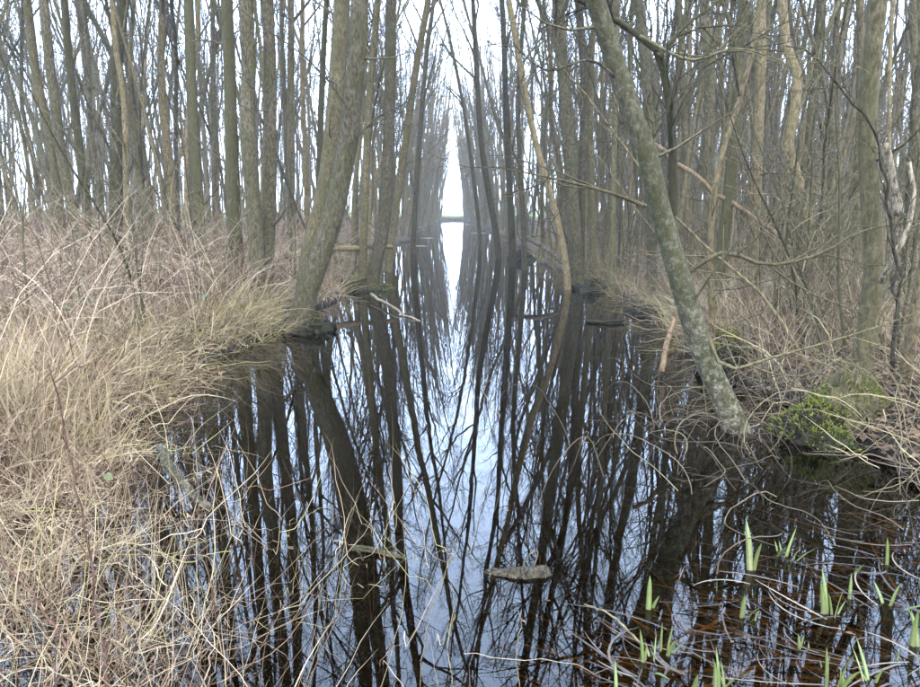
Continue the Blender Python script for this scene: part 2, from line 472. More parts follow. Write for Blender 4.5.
# bank with the dry grass
T('alder_tree', 'thick grey trunk leaning over the water, foremost of the leaning pair on the grassy bank', 'grey', 8.7, 26,
  [(360, 0), (356, 70), (347, 147), (330, 225), (315, 270), (299, 318)], 15, LB, 11, limbs=[
   (8.5, .014, [(351, 118), (339, 94), (304, 56), (255, 21), (225, -5)], 'dark'),
   (8.6, .011, [(348, 145), (366, 128), (381, 115), (409, 101), (430, 82)], 'dark')], lean=(.06, 0), taper=1.15)
T('alder_tree', 'grey-green trunk just behind the foremost leaning trunk, sharing its foot on the grassy bank', 'olive', 9.5, 24,
  [(341, 0), (338, 60), (334, 110), (325, 190), (311, 250), (304, 300)], 15.5, LB, 12, lean=(.03, 0), taper=1.15)
T('alder_tree', 'straight grey trunk in the middle of the three-stem clump on the grassy bank', 'grey', 10.2, 18,
  [(246, 0), (248, 70), (250, 130), (253, 220), (257, 290)], 16, LB, 13, limbs=[
   (10.0, .018, [(259, 119), (255, 91), (241, 45), (233, 10)], 'dark')])
T('alder_tree', 'grey trunk nearest the water in the three-stem clump on the grassy bank', 'grey', 10.5, 15.5,
  [(270, 0), (272, 70), (271, 140), (268, 220), (265, 288)], 15, LB, 14)
T('alder_tree', 'green algae-covered trunk farthest from the water in the three-stem clump', 'green', 10.8, 16,
  [(227, 0), (229, 60), (232, 120), (236, 220), (241, 285)], 15, LB, 15)
T('alder_tree', 'upright grey trunk rising from the mossy tussock at the water edge', 'grey', 13.6, 15.5,
  [(391, 0), (390, 80), (387, 170), (383, 230), (373, 276)], 16, LB, 16, flare=.9, lean=(.04, 0))
T('alder_tree', 'thin grey stem between the leaning pair and the trunk on the mossy tussock', 'olive', 14.2, 9.5,
  [(378, 0), (370, 87), (366, 170), (363, 262)], 14, LB, 17)
T('alder_tree', 'slender trunk leaning to the water just beyond the mossy tussock', 'olive', 17.5, 10,
  [(428, 0), (416, 70), (403, 160), (390, 250)], 15, LB, 18, lean=(.06, 0))
T('alder_tree', 'thin dark trunk leaning over the narrow far water from the grassy bank', 'dark', 24, 7,
  [(434, 0), (426, 60), (421, 120), (414, 225)], 15, LB, 19, lean=(.05, 0))
T('ash_tree', 'slim green stem behind the leaning pair, on its inland side', 'green', 15, 8.5,
  [(326, 0), (322, 90), (318, 215)], 15, LW, 20)
T('ash_tree', 'slim grey stem midway between the three-stem clump and the leaning pair', 'grey', 15.5, 10,
  [(290, 0), (290, 110), (291, 215)], 15, LW, 21)
T('ash_tree', 'thin tan stem beside the slim grey stem behind the three-stem clump', 'tan', 17, 7,
  [(303, 0), (303, 80), (307, 200)], 14, LW, 22)
T('ash_tree', 'curved dark trunk near the photo edge, bowing out towards its top over the dry grass', 'olive', 13, 13,
  [(31, 0), (33, 50), (38, 90), (50, 140), (63, 240)], 14, LW, 23)
T('ash_tree', 'trunk beside the bowed dark one, sweeping towards the bank at its foot', 'grey', 12.5, 14,
  [(44, 0), (50, 50), (54, 100), (60, 160), (82, 250)], 14, LW, 24)
T('ash_tree', 'leaning green trunk third in the row from the photo edge behind the dry grass', 'green', 13.5, 11,
  [(65, 0), (68, 50), (74, 110), (88, 220)], 15, LW, 25)
T('ash_tree', 'stout dark green trunk with a thin tan stem pressed to its side', 'green', 13.2, 18,
  [(122, 0), (121, 60), (120, 110), (116, 220)], 16, LW, 26, limbs=[(12.9, .02, [(121, 105), (100, 92), (80, 75), (62, 66)], 'dark')])
T('ash_tree', 'thin tan stem pressed against the stout dark green trunk', 'tan', 12.8, 8.5,
  [(111, 0), (115, 50), (123, 110), (127, 240)], 13, LW, 27)
T('ash_tree', 'thin crooked stem on the water side of the stout dark green trunk', 'olive', 13.6, 6.5,
  [(134, 0), (130, 60), (132, 110), (142, 200)], 13, LW, 28)
T('ash_tree', 'smooth tan trunk standing alone between the stout green trunk and the dark columnar trunk', 'tan', 14.5, 11,
  [(163, 0), (161, 60), (163, 110), (169, 160), (174, 235)], 15, LW, 29)
T('ash_tree', 'very thin dark stem just beside the smooth tan trunk', 'dark', 15, 6,
  [(172, 0), (176, 60), (174, 120), (178, 220)], 13, LW, 30)
T('ash_tree', 'dark columnar trunk inland of the three-stem clump, broad at its foot', 'green', 13, 15,
  [(188, 0), (190, 60), (193, 110), (200, 235)], 16, LW, 31, flare=.7)
T('ash_tree', 'thin pale stem close against the dark columnar trunk', 'tan', 13.4, 6,
  [(199, 0), (195, 60), (187, 120), (186, 235)], 13, LW, 32)
T('ash_tree', 'dark trunk cut by the photo edge above the dry grass', 'dark', 12, 9,
  [(-14, 0), (-8, 100), (-2, 190), (3, 245)], 14, LW, 33)
T('ash_tree', 'thin forked grey stem with bright sky around it close to the photo edge', 'grey', 17, 6,
  [(22, 0), (18, 60), (24, 110), (34, 160), (40, 220)], 12, LW, 34)
T('ash_tree', 'thin wavering stem between the leaning row and the stout dark green trunk', 'grey', 15, 7,
  [(82, 0), (88, 60), (92, 130), (104, 220)], 14, LW, 35)
T('ash_tree', 'grey stem showing in the gap between the dark columnar trunk and the three-stem clump', 'grey', 17, 8,
  [(213, 0), (214, 100), (216, 220)], 15, LW, 36)
# bank with the sedge and moss
T('alder_tree', 'lichen-spotted trunk leaning out from the water edge, with long bare side limbs', 'lichen', 4.75, 28,
  [(588, -14), (604, 25), (623, 80), (642, 145), (660, 205), (677, 270), (702, 350), (716, 388), (741, 438)], 11, RB, 41, base_z=-.15, nl=20, dead=5,
  limbs=[(4.85, .036, [(668, 232), (673, 195), (671, 120), (659, 56), (636, 34), (612, 18), (585, 4), (560, -14)], 'green'),
         (4.7, .016, [(659, 56), (672, 40), (690, 22), (715, 4), (740, -20)], 'green'),
         (4.6, .014, [(646, 206), (608, 192), (552, 178), (492, 166)], 'olive'),
         ([4.75, 4.6, 4.5, 4.4, 4.4], .014, [(706, 330), (725, 368), (774, 357), (855, 334), (925, 310)], 'olive'),
         ([4.8, 4.75, 4.7, 4.65, 4.6, 4.6], .017, [(688, 272), (725, 252), (767, 265), (820, 254), (862, 231), (925, 220)], 'olive'),
         ([4.7, 4.5, 4.3, 4.2], .012, [(640, 36), (690, 60), (740, 48), (800, 70)], 'olive'),
         ([4.75, 4.8, 4.9, 5.0], .014, [(671, 130), (690, 95), (712, 40), (722, -10)], 'green'),
         ([4.75, 4.7, 4.6, 4.5], .012, [(625, 85), (590, 60), (545, 70), (500, 30)], 'dark'),
         ([4.75, 4.8, 4.8], .016, [(648, 168), (652, 120), (618, 123)], 'olive')],
  ns=20, flare=.4, taper=1.35, lean=(-.05, .1))
T('alder_tree', 'green stem rising behind the lichen-spotted leaning trunk, straight to the photo top', 'green', 8.4, 13.5,
  [(745, 0), (741, 60), (735, 115), (729, 196), (716, 300)], 13, RB, 42)
T('alder_tree', 'wavy tan trunk kinked halfway up, standing behind the moss and sedge', 'tan', 8.2, 13,
  [(782, -5), (787, 40), (795, 85), (791, 118), (785, 147), (801, 185), (812, 235), (816, 310)], 12, RB, 43, nl=14)
T('alder_tree', 'smooth olive trunk rising from the swollen mossy stump near the photo edge', 'olive', 4.85, 22,
  [(877, 0), (874, 60), (871, 120), (874, 200), (876, 250), (868, 330), (864, 395), (862, 412)], 12, RB, 44, base_z=.0, flare=1.5, ns=18, dead=3)
T('alder_tree', 'slanting tan stem cut by the photo edge beside the mossy stump', 'tan', 5.0, 13,
  [(975, 0), (958, 90), (935, 200), (917, 290), (903, 385)], 11, RB, 45)
T('alder_tree', 'stout grey trunk, thickest of the cluster where the sedge bank meets the water midway', 'grey', 14, 16,
  [(558, 0), (562, 60), (567, 120), (572, 200), (577, 270)], 16, RB, 46, lean=(-.03, 0), flare=.6)
T('alder_tree', 'grey trunk forking off close beside the stout grey trunk midway along the bank', 'grey', 14.3, 11,
  [(577, 0), (582, 60), (584, 120), (581, 200), (580, 268)], 15, RB, 47)
T('alder_tree', 'thin trunk on the inland side of the stout grey trunk midway along the bank', 'olive', 14.8, 8,
  [(597, 0), (592, 60), (590, 130), (593, 255)], 15, RB, 48)
T('alder_tree', 'curved tan stem bowing over the water in front of the stout grey trunk', 'tan', 13.5, 8.5,
  [(507, -10), (512, 20), (524, 87), (538, 150), (555, 210), (566, 268)], 13, RB, 49, lean=(-.03, 0))
T('alder_tree', 'dark slender trunk standing between the curved tan stem and the far water', 'dark', 19, 8.5,
  [(502, 0), (505, 80), (508, 150), (512, 240)], 15, RB, 50, lean=(-.04, 0))
T('alder_tree', 'thin trunk leaning over the far water, with a dark root clump at its foot', 'dark', 22, 8,
  [(473, 0), (476, 60), (481, 140), (490, 200), (497, 240)], 15, RB, 51, lean=(-.05, 0))
T('alder_tree', 'thin dark stem close behind the curved tan stem', 'dark', 18, 6.5,
  [(525, 0), (520, 60), (518, 125), (524, 240)], 15, RB, 52)
T('alder_tree', 'very thin dark stem leaning farthest out over the narrow far water', 'dark', 27, 5,
  [(440, 0), (450, 40), (464, 110), (478, 215)], 15, RB, 53, lean=(-.03, 0))
T('alder_tree', 'thin pale green stem curving beside the straight green stem, just past the leaning lichen-spotted tree', 'tan', 6.6, 7.5,
  [(762, -30), (752, 40), (740, 95), (722, 150), (710, 205), (708, 260), (712, 320)], 7, RB, 62, nl=10, dead=10)
T('ash_tree', 'brownish trunk behind the upper bend of the lichen-spotted leaning trunk', 'grey', 11.5, 14,
  [(640, 0), (645, 70), (650, 150), (652, 265)], 15, RW, 54)
T('ash_tree', 'brown trunk just past the arched green limb of the leaning lichen-spotted tree', 'grey', 10, 15,
  [(704, 0), (706, 80), (709, 160), (712, 285)], 15, RW, 55)
T('ash_tree', 'pale tan trunk midway between the straight green stem and the wavy tan trunk', 'tan', 9.6, 14,
  [(764, 0), (762, 60), (757, 130), (752, 285)], 14, RW, 56)
T('ash_tree', 'thin olive trunk just beside the smooth olive trunk of the mossy stump', 'olive', 9.0, 10,
  [(864, 0), (862, 60), (859, 140), (853, 290)], 14, RW, 57)
T('ash_tree', 'grey trunk behind the peeling pale snag at the photo edge', 'grey', 8.5, 14,
  [(926, 0), (921, 60), (912, 150), (905, 300)], 14, RW, 58)
T('ash_tree', 'thin grey stem in the gap between the wavy tan trunk and the mossy stump tree', 'grey', 11, 9,
  [(842, 0), (836, 80), (830, 160), (828, 280)], 14, RW, 59)
T('ash_tree', 'slim stem between the stout grey cluster and the lichen-spotted leaning trunk', 'olive', 13, 8,
  [(618, 0), (616, 80), (613, 160), (612, 265)], 14, RW, 60)
T('ash_tree', 'slim olive stem just past the elbow of the lichen-spotted leaning trunk', 'olive', 12, 9,
  [(680, 0), (682, 90), (686, 180), (690, 275)], 14, RW, 61)

# ------------------------------------------------------------------ the rest of the wood
def proto_tree(seed, mat, H, r0, bend, lod=0):
    rng = np.random.default_rng(seed)
    pts = [np.array([0, 0, -.15])]; d = np.array([0, 0, 1.]); x = np.append(rng.normal(0, bend, 2), 0); nb = 15; cv = np.zeros(3)
    for i in range(nb):
        cv = .5 * cv + np.append(rng.normal(0, .05 + .03 * (r0 < .07), 2), 0)
        d = unit(d + cv + x * (.5 - i / nb) * .16 + np.array([-d[0], -d[1], 0]) * .12)
        pts.append(pts[-1] + d * (H + .15) / nb)
    P = resample(pts, 30)
    mb = MB(); R = trunk_mesh(mb, rng, P, r0 * .85, .012, 9, .4, knob=.10, taper=.85)
    cm = MB(); crown_mesh(cm, rng, P, R, H, 14, lod, tmin=.38, dead=8, rt=.003)
    a = mb.mesh('trunk'); a.materials.append(M[mat]); b = cm.mesh('crown'); b.materials.append(M['twig'])
    return a, b
THIN = [proto_tree(240 + i, m, H, r, b, 1) for i, (m, H, r, b) in enumerate([
    ('grey', 11, .035, .7), ('olive', 12, .042, .6), ('dark', 10, .030, .8), ('tan', 11, .036, .7), ('grey', 9, .026, .9), ('olive', 13, .048, .5)])]
PROTO = [proto_tree(200 + i, m, H, r, b) for i, (m, H, r, b) in enumerate([
    ('grey', 16, .12, .2), ('olive', 15, .10, .3), ('green', 16, .11, .2), ('tan', 14, .08, .4), ('grey', 15, .09, .3), ('dark', 13, .06, .5),
    ('olive', 14, .07, .5), ('grey', 12, .055, .6), ('tan', 13, .06, .5), ('dark', 15, .09, .3), ('grey', 17, .14, .2), ('olive', 12, .05, .6)])]
def place_proto(name, label, cat, group, k, x, y, rz, s, lean, lib=None):
    root = thing(name, label, cat, (x, y, float(gz(x, y))), group)
    root.rotation_euler = (lean[1], lean[0], rz); root.rotation_mode = 'XYZ'
    root.scale = (s, s, s)
    for nm, me in zip(('trunk', 'crown'), (lib or PROTO)[k]):
        o = bpy.data.objects.new(nm, me); COL.objects.link(o); o.parent = root
    return root
taken = [(t.location.x, t.location.y) for t in TREES.values()]
def far_enough(x, y, lim):
    return all((x - a) ** 2 + (y - b) ** 2 > lim * lim for a, b in taken)
LOOK = ['stout grey', 'olive', 'green algae-stained', 'slim tan', 'grey', 'thin dark', 'thin olive', 'thin grey', 'thin tan', 'dark', 'thickest grey', 'thinnest olive']
TLOOK = ['grey', 'olive', 'dark', 'tan', 'thread-thin grey', 'taller olive']
WHERE = {-1: 'dry grass', 1: 'sedge bank'}
rng = np.random.default_rng(91)
# rows lining the ditch
for side in (-1, 1):
    y = 16.5
    while y < 62:
        e = float(xl(y)) if side < 0 else float(xr(y))
        x = e + side * rng.uniform(.1, .9)
        if far_enough(x, y, .6):
            taken.append((x, y)); k = int(rng.choice([0, 1, 4, 7, 6, 7, 8, 9, 11]))
            place_proto('alder_tree', '%s alder among the ditch-side row leaning over the water, %s side' % (LOOK[k], WHERE[side]),
                        'tree', 'ditch-side alders, %s side' % WHERE[side], k, x, y, rng.uniform(0, 6.28), rng.uniform(.85, 1.08),
                        (-side * rng.uniform(.0 if y < 38 else .05, .085 if y < 38 else .15), rng.normal(0, .03)))
        y += rng.uniform(.7, 1.8) * (1 + y / 90)
    y = 11.0
    while y < 50:                                                # thin poles between them
        e = float(xl(y)) if side < 0 else float(xr(y))
        x = e + side * rng.uniform(.05, 1.3)
        if far_enough(x, y, .45) and not (side < 0 and y < 13.5):
            taken.append((x, y)); k = int(rng.integers(0, 6))
            place_proto('young_alder', '%s young pole among those along the ditch, %s side' % (TLOOK[k], WHERE[side]), 'tree', 'young ditch-side poles, %s side' % WHERE[side],
                        k, x, y, rng.uniform(0, 6.28), rng.uniform(.8, 1.1), (-side * rng.uniform(.0, .07), rng.normal(0, .04)), THIN)
        y += rng.uniform(.4, 1.1)
# wood on either side
WOOD = []
for side in (-1, 1):
    for i in range(4000):
        y = rng.uniform(11 if side < 0 else 9, 46); x = side * rng.uniform(3.4, 27)
        px = 452 + x / y * FPX
        if px < -60 or px > 990: continue
        if y < 18 and side < 0 and x > -9 and rng.random() < .7: continue
        if far_enough(x, y, 1.5 + y * .014):
            taken.append((x, y)); WOOD.append((side, x, y))
WOOD.sort(key=lambda q: q[2]); rest = []; cnt = {-1: 0, 1: 0}
for side, x, y in WOOD:
    if cnt[side] >= 110: rest.append((x, y)); continue
    cnt[side] += 1; k = int(rng.integers(0, 12))
    place_proto('ash_tree', '%s trunk among many in the wood behind the %s' % (LOOK[k], WHERE[side]), 'tree', 'trees in the wood behind the %s' % WHERE[side],
                k, x, y, rng.uniform(0, 6.28), rng.uniform(.8, 1.1), (rng.normal(0, .04), rng.normal(0, .04)))
for side, N in ((-1, 85), (1, 110)):
    i = 0
    while i < N:
        y = rng.uniform(8 if side > 0 else 11.5, 36); x = side * rng.uniform(3.2, 20)
        px = 452 + x / y * FPX
        if px < -40 or px > 960 or not far_enough(x, y, .5): continue
        taken.append((x, y)); k = int(rng.integers(0, 6)); i += 1
        place_proto('young_ash', '%s young pole among many in the wood behind the %s' % (TLOOK[k], WHERE[side]), 'tree', 'young poles in the wood behind the %s' % WHERE[side],
                    k, x, y, rng.uniform(0, 6.28), rng.uniform(.75, 1.1), (rng.normal(0, .09), rng.normal(0, .07)), THIN)
print("WOOD", cnt, len(rest))
def fan(rng, N, x0, x1, y0, y1, dens=None, pxr=(-90, 1010)):
    """random places within the part of the plot the picture takes in"""
    out = []
    while sum(map(len, out)) < N:
        y = y0 * (y1 / y0) ** rng.random(N * 3); x = rng.uniform(x0, x1, N * 3)
        px = 452 + x / y * FPX
        k = (px > pxr[0]) & (px < pxr[1])
        if dens is not None: k &= rng.random(N * 3) < dens(x, y)
        out.append(np.column_stack([x[k], y[k]]))
    return np.concatenate(out)[:N]
# distant wood that reads as one mass
far = MB(); rf = np.random.default_rng(5)
fp = []
for side in (-1, 1):
    y = 50
    while y < 104:
        e = float(xl(y)) if side < 0 else float(xr(y))
        fp.append((e + side * rf.uniform(.1, 1.2), y, -side * rf.uniform(.04, .17))); y += rf.uniform(.4, .9)
    for i in range(400 if side < 0 else 800):
        y = rf.uniform(12, 106); x = side * rf.uniform(3.5, 46 if side < 0 else 55)
        px = 452 + x / y * FPX
        if px < -80 or px > 1000 or (y < 46 and abs(x) < 27): continue
        fp.append((x, y, rf.normal(0, .04)))
fp += [(x, y, rf.normal(0, .04)) for x, y in rest]
fp += [(p[0], p[1], rf.normal(0, .06), 1) for p in fan(rf, 230, 5, 30, 16, 48)] + [(p[0], p[1], rf.normal(0, .06), 1) for p in fan(rf, 90, -28, -6, 24, 48)]
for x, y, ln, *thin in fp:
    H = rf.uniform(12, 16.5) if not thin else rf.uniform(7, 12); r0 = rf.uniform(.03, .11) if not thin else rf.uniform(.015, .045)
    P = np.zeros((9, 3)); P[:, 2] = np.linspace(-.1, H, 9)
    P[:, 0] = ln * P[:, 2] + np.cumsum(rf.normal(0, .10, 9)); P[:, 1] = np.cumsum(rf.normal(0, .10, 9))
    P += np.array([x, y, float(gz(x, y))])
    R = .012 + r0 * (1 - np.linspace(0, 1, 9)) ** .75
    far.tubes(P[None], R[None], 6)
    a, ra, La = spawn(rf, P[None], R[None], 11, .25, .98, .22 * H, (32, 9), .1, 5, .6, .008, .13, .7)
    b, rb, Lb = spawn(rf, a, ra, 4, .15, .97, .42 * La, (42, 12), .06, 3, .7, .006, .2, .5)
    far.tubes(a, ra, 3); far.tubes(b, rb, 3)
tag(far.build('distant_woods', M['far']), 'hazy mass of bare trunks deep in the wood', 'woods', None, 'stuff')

# ------------------------------------------------------------------ undergrowth
def blade_paths(rng, base, az, lean, bend, length, P=5, drift=.5, floor=None):
    N = len(base); pts = [base]; ddr = rng.normal(0, drift, N)
    for j in range(P - 1):
        f = (j + .5) / (P - 1)
        th = lean + bend * f ** 1.3; a = az + ddr * f
        d = np.stack([np.sin(th) * np.cos(a), np.sin(th) * np.sin(a), np.cos(th)], 1)
        pts.append(pts[-1] + d * (length / (P - 1))[:, None])
    Q = np.stack(pts, 1)
    g = np.maximum(gz(Q[..., 0], Q[..., 1]), 0) + .012
    Q[:, 1:, 2] = np.maximum(Q[:, 1:, 2], g[:, 1:] + rng.random((N, 1)) * .03)
    return Q
def scatter(mb, rng, xy, L, W, lean=(.1, .5), bend=(.3, 1.6), tint=(0, 1), P=5, az=None, drift=.5):
    N = len(xy)
    b = np.column_stack([xy, np.maximum(gz(xy[:, 0], xy[:, 1]), -.25) - .02])
    a = rng.uniform(0, 6.28, N) if az is None else az
    Q = blade_paths(rng, b, a, rng.uniform(*lean, N), rng.uniform(*bend, N), rng.uniform(*L, N), P, drift)
    mb.ribbons(Q, rng.uniform(*W, N), rng, rng.uniform(*tint, N))
clump = lambda x, y, s, f=.5: np.clip(.5 + .8 * snoise(x, y, s, 3, f), .04, 1)

# pinkish-brown bramble thicket on both sides
rg = np.random.default_rng(21)
for side, nm in ((-1, 'dry grass'), (1, 'sedge')):
    mb = MB()
    x0, x1 = (-30, -2.6) if side < 0 else (3.1, 30)
    if side < 0:
        d = lambda x, y: clump(x, y, 31, .35) * np.clip((xl(y) - .05 - x) / .6, 0, 1) * np.clip((y - 3.8) / 3, .1, 1)
        N = 15000
    else:
        d = lambda x, y: clump(x, y, 32, .35) * np.clip((x - 2.9) / 1.0, .1, 1)
        N = 11000
    xy = fan(rg, N, x0, x1, 4.5, 40, d)
    scatter(mb, rg, xy, (.8, 2.0) if side < 0 else (.45, 1.25), (.004, .009), (.0, .6), (.4, 2.3), (0, 1), 6, drift=.9)
    tag(mb.build('bramble_thicket', M['bramble' if side < 0 else 'undergrowth'], smooth=False), ('low tangle of dead pinkish-brown bramble stems behind the dry grass', 'low tangle of dead tan stems behind the sedge and moss')[side > 0], 'brambles', None, 'stuff')
# straw-coloured grass on the near bank
mb = MB()
def dg(x, y):
    edge = np.interp(y, [3.2, 4.5, 6, 9], [-1.7, -1.85, -2.05, -2.3])
    return np.clip((edge - x) / .8, 0, 1) ** 1.5 * clump(x, y, 41, .9) * np.interp(y, [3, 4.2, 5.3, 7, 9], [.4, .9, .9, .35, .2])
def kinked(mb, N, xy, L, W, lean, bend, tint, P=8, kink=.35, z0=None, az=None):
    """dead stalks with uneven bends, crossing every way"""
    b = np.column_stack([xy, np.maximum(gz(xy[:, 0], xy[:, 1]), -.25) - .02]); n = len(xy)
    if z0 is not None: b[:, 2] += rg.uniform(0, z0, n)
    az = rg.uniform(0, 6.28, n) if az is None else az; th = rg.uniform(*lean, n); bd = rg.uniform(*bend, n); Ln = rg.uniform(*L, n)
    d = np.stack([np.sin(th) * np.cos(az), np.sin(th) * np.sin(az), np.cos(th)], 1); pts = [b]
    out = np.stack([np.cos(az), np.sin(az), -1.0 + 0 * az], 1)
    for j in range(P - 1):
        d = unit(d + rg.normal(0, kink / 2, d.shape) + out * (bd / (P - 1) * .6)[:, None])
        pts.append(pts[-1] + d * (Ln / (P - 1))[:, None])
    Q = np.stack(pts, 1); g = np.maximum(gz(Q[..., 0], Q[..., 1]), 0) + .006
    low = Q[..., 2] < g; low[:, 0] = False
    Q[..., 2] = np.where(low, g + rg.random(Q.shape[:2]) * .03, Q[..., 2])
    mb.ribbons(Q, rg.uniform(*W, n) * rg.choice([.6, 1, 1, 1.7], n), rg, np.clip(rg.uniform(*tint, n) + .28 * snoise(xy[:, 0], xy[:, 1], 77, 3, .7), 0, 1))
kinked(mb, 0, fan(rg, 6600, -7.5, -1.6, 3.2, 9, dg), (.2, .65), (.0025, .0065), (.0, 1.1), (.0, 1.8), (0, 1), 7, .4)
kinked(mb, 0, fan(rg, 1300, -6, -2.0, 3.6, 5.4, lambda x, y: clump(x, y, 43, .8) ** 2), (.35, .75), (.003, .006), (.0, .5), (.1, 1.0), (.15, .88), 7, .3)
kinked(mb, 0, fan(rg, 6500, -7.5, -1.7, 3.1, 9, dg), (.07, .26), (.005, .012), (.9, 1.6), (.0, .5), (0, .85), 4, .5, .16)
# stalks standing in the shallow water close by
def dn(x, y):
    return np.clip((np.interp(y, [1.4, 2.2, 3.2, 4.4], [-.15, -.45, -.8, -1.35]) - x) / np.interp(y, [1.4, 4.4], [1.1, 1.3]), 0, 1) ** 1.4 * clump(x, y, 44, 1.1)
kinked(mb, 0, fan(rg, 1500, -3.6, 0, 1.45, 4.4, dn), (.3, .85), (.0018, .0042), (.0, .6), (.0, .8), (.1, 1), 9, .18)
kinked(mb, 0, fan(rg, 1000, -3.8, -.6, 1.6, 4.4, dn), (.2, .7), (.0015, .0035), (.5, 1.5), (.0, .5), (0, .9), 9, .45, .28)
kinked(mb, 0, np.column_stack([rg.uniform(-1.25, .05, 95) , rg.uniform(1.75, 3.3, 95)]), (.4, .95), (.0016, .0032), (.0, .6), (.0, .5), (.3, 1), 12, .22)
tag(mb.build('dry_grass', M['grass'], smooth=False), 'straw-coloured dead grass tangled over the near bank and water', 'grass', None, 'stuff')
# olive sedge drooping over the water edges
mb = MB()
for side in (-1, 1):
    N = 3300 if side < 0 else 3800
    y = 3.0 * (26 / 3.0) ** rg.random(N); e = xl(y) if side < 0 else xr(y)
    if side < 0: y = np.where(rg.random(N) < .55, rg.uniform(5.5, 9.8, N), y); e = xl(y)
    x = e + side * (rg.gamma(1.5, .28, N) - .1)
    k = clump(x, y, 50 + side, .5) * np.where((side > 0) & (y < 6.5), .25, 1) > rg.random(N)
    x, y = x[k], y[k]
    az = np.where(rg.random(len(x)) < .6, (0 if side < 0 else math.pi) + rg.normal(0, .8, len(x)), rg.uniform(0, 6.28, len(x)))
    kinked(mb, 0, np.column_stack([x, y]), (.3, .95), (.0028, .0065), (.0, .9), (.3, 1.9), (0, 1), 9, .38, None, az)
tag(mb.build('sedge_fringe', M['sedge'], smooth=False), 'olive dead sedge drooping from both banks into the water', 'sedge', None, 'stuff')
# short dead stalks roughening both banks
mb = MB()
kinked(mb, 0, np.column_stack([rg.uniform(-5, 5, 900), rg.uniform(99.6, 106, 900)]), (.2, .5), (.02, .04), (.0, .7), (.0, .6), (.3, 1), 4, .3)
for side in (-1, 1):
    y = 7.5 * (34 / 7.5) ** rg.random(2600); x = (xl(y) if side < 0 else xr(y)) + side * rg.gamma(1.4, .35, 2600)
    kinked(mb, 0, np.column_stack([x, y]), (.2, .6), (.004, .008), (.0, 1.0), (.0, 1.5), (0, 1), 6, .4)
xy = fan(rg, 4200, 2.6, 7, 3.4, 9.5, lambda x, y: clump(x, y, 47, .7))
xy = xy[~((np.abs(xy[:, 0] - xy[:, 1] * .575) < .5) & (xy[:, 1] < 5.1))]
kinked(mb, 0, xy, (.3, 1.0), (.003, .007), (.0, 1.1), (.0, 1.2), (0, 1), 8, .4)
tag(mb.build('bank_stalks', M['undergrowth'], smooth=False), 'short dead brown stalks roughening both banks', 'stalks', None, 'stuff')
# curling dead stems by the mossy stump
mb = MB()
c = gp(800, 455)
N = 480
xy = np.column_stack([rg.normal(2.8, .7, N), rg.normal(4.3, .7, N)])
xy = xy[(np.hypot(xy[:, 0] - 2.55, xy[:, 1] - 4.5) > .28) & ~((np.abs(xy[:, 0] - xy[:, 1] * .575) < .32) & (xy[:, 1] < 4.7))]; N = len(xy)
az = rg.normal(math.pi * 1.15, 1.1, N); th = rg.uniform(.1, 1.1, N)
p = np.column_stack([xy, np.maximum(gz(xy[:, 0], xy[:, 1]), 0)]); d = np.stack([np.sin(th) * np.cos(az), np.sin(th) * np.sin(az), np.cos(th)], 1)
pts = [p]; Ln = rg.uniform(.4, 1.3, N); cv = rg.normal(0, .22, (N, 3))
for j in range(15):
    cv = cv * .85 + rg.normal(0, .12, (N, 3))
    d = unit(d + cv + np.array([0, 0, -.05 - .012 * j])); pts.append(pts[-1] + d * (Ln / 15)[:, None])
Q = np.stack(pts, 1); g = np.maximum(gz(Q[..., 0], Q[..., 1]), 0); Q[..., 2] = np.maximum(Q[..., 2], g + .004)
mb.tubes(Q, np.linspace(.0034, .0010, 16)[None] * rg.uniform(.5, 1.25, (N, 1)), 4, rg.uniform(.0, 1, N))
tag(mb.build('dead_vines', M['vine']), 'curling grey-brown dead stems hanging into the water below the mossy stump', 'vines', None, 'stuff')
# fallen leaves
mb = MB()
xy = np.concatenate([fan(rg, 9000, -16, -2.1, 3.5, 26, lambda x, y: clump(x, y, 61)), fan(rg, 8000, 2.6, 16, 3.5, 26, lambda x, y: clump(x, y, 62)), fan(rg, 5000, 2.6, 7, 3.3, 9), fan(rg, 3000, -6, -2, 5, 14)])
n = len(xy); z = gz(xy[:, 0], xy[:, 1]) + rg.uniform(.008, .06, n)
k = z > .03; xy, z = xy[k], z[k]; n = len(z)
cc = np.column_stack([xy, z]); a = rg.uniform(0, 6.28, n); s = rg.uniform(.018, .045, n)[:, None]
u = np.column_stack([np.cos(a), np.sin(a), rg.normal(0, .35, n)]); v = np.column_stack([-np.sin(a), np.cos(a), rg.normal(0, .35, n)])
vv = np.stack([cc - u * s, cc - v * s * .55 + [0, 0, .004], cc + u * s, cc + v * s * .55], 1).reshape(-1, 3)
mb.faces(vv, np.arange(4 * n).reshape(-1, 4), None, np.repeat(rg.random(n), 4))
tag(mb.build('fallen_leaves', M['litter'], smooth=False), 'brown fallen leaves covering the floor under the trees', 'leaves', None, 'stuff')

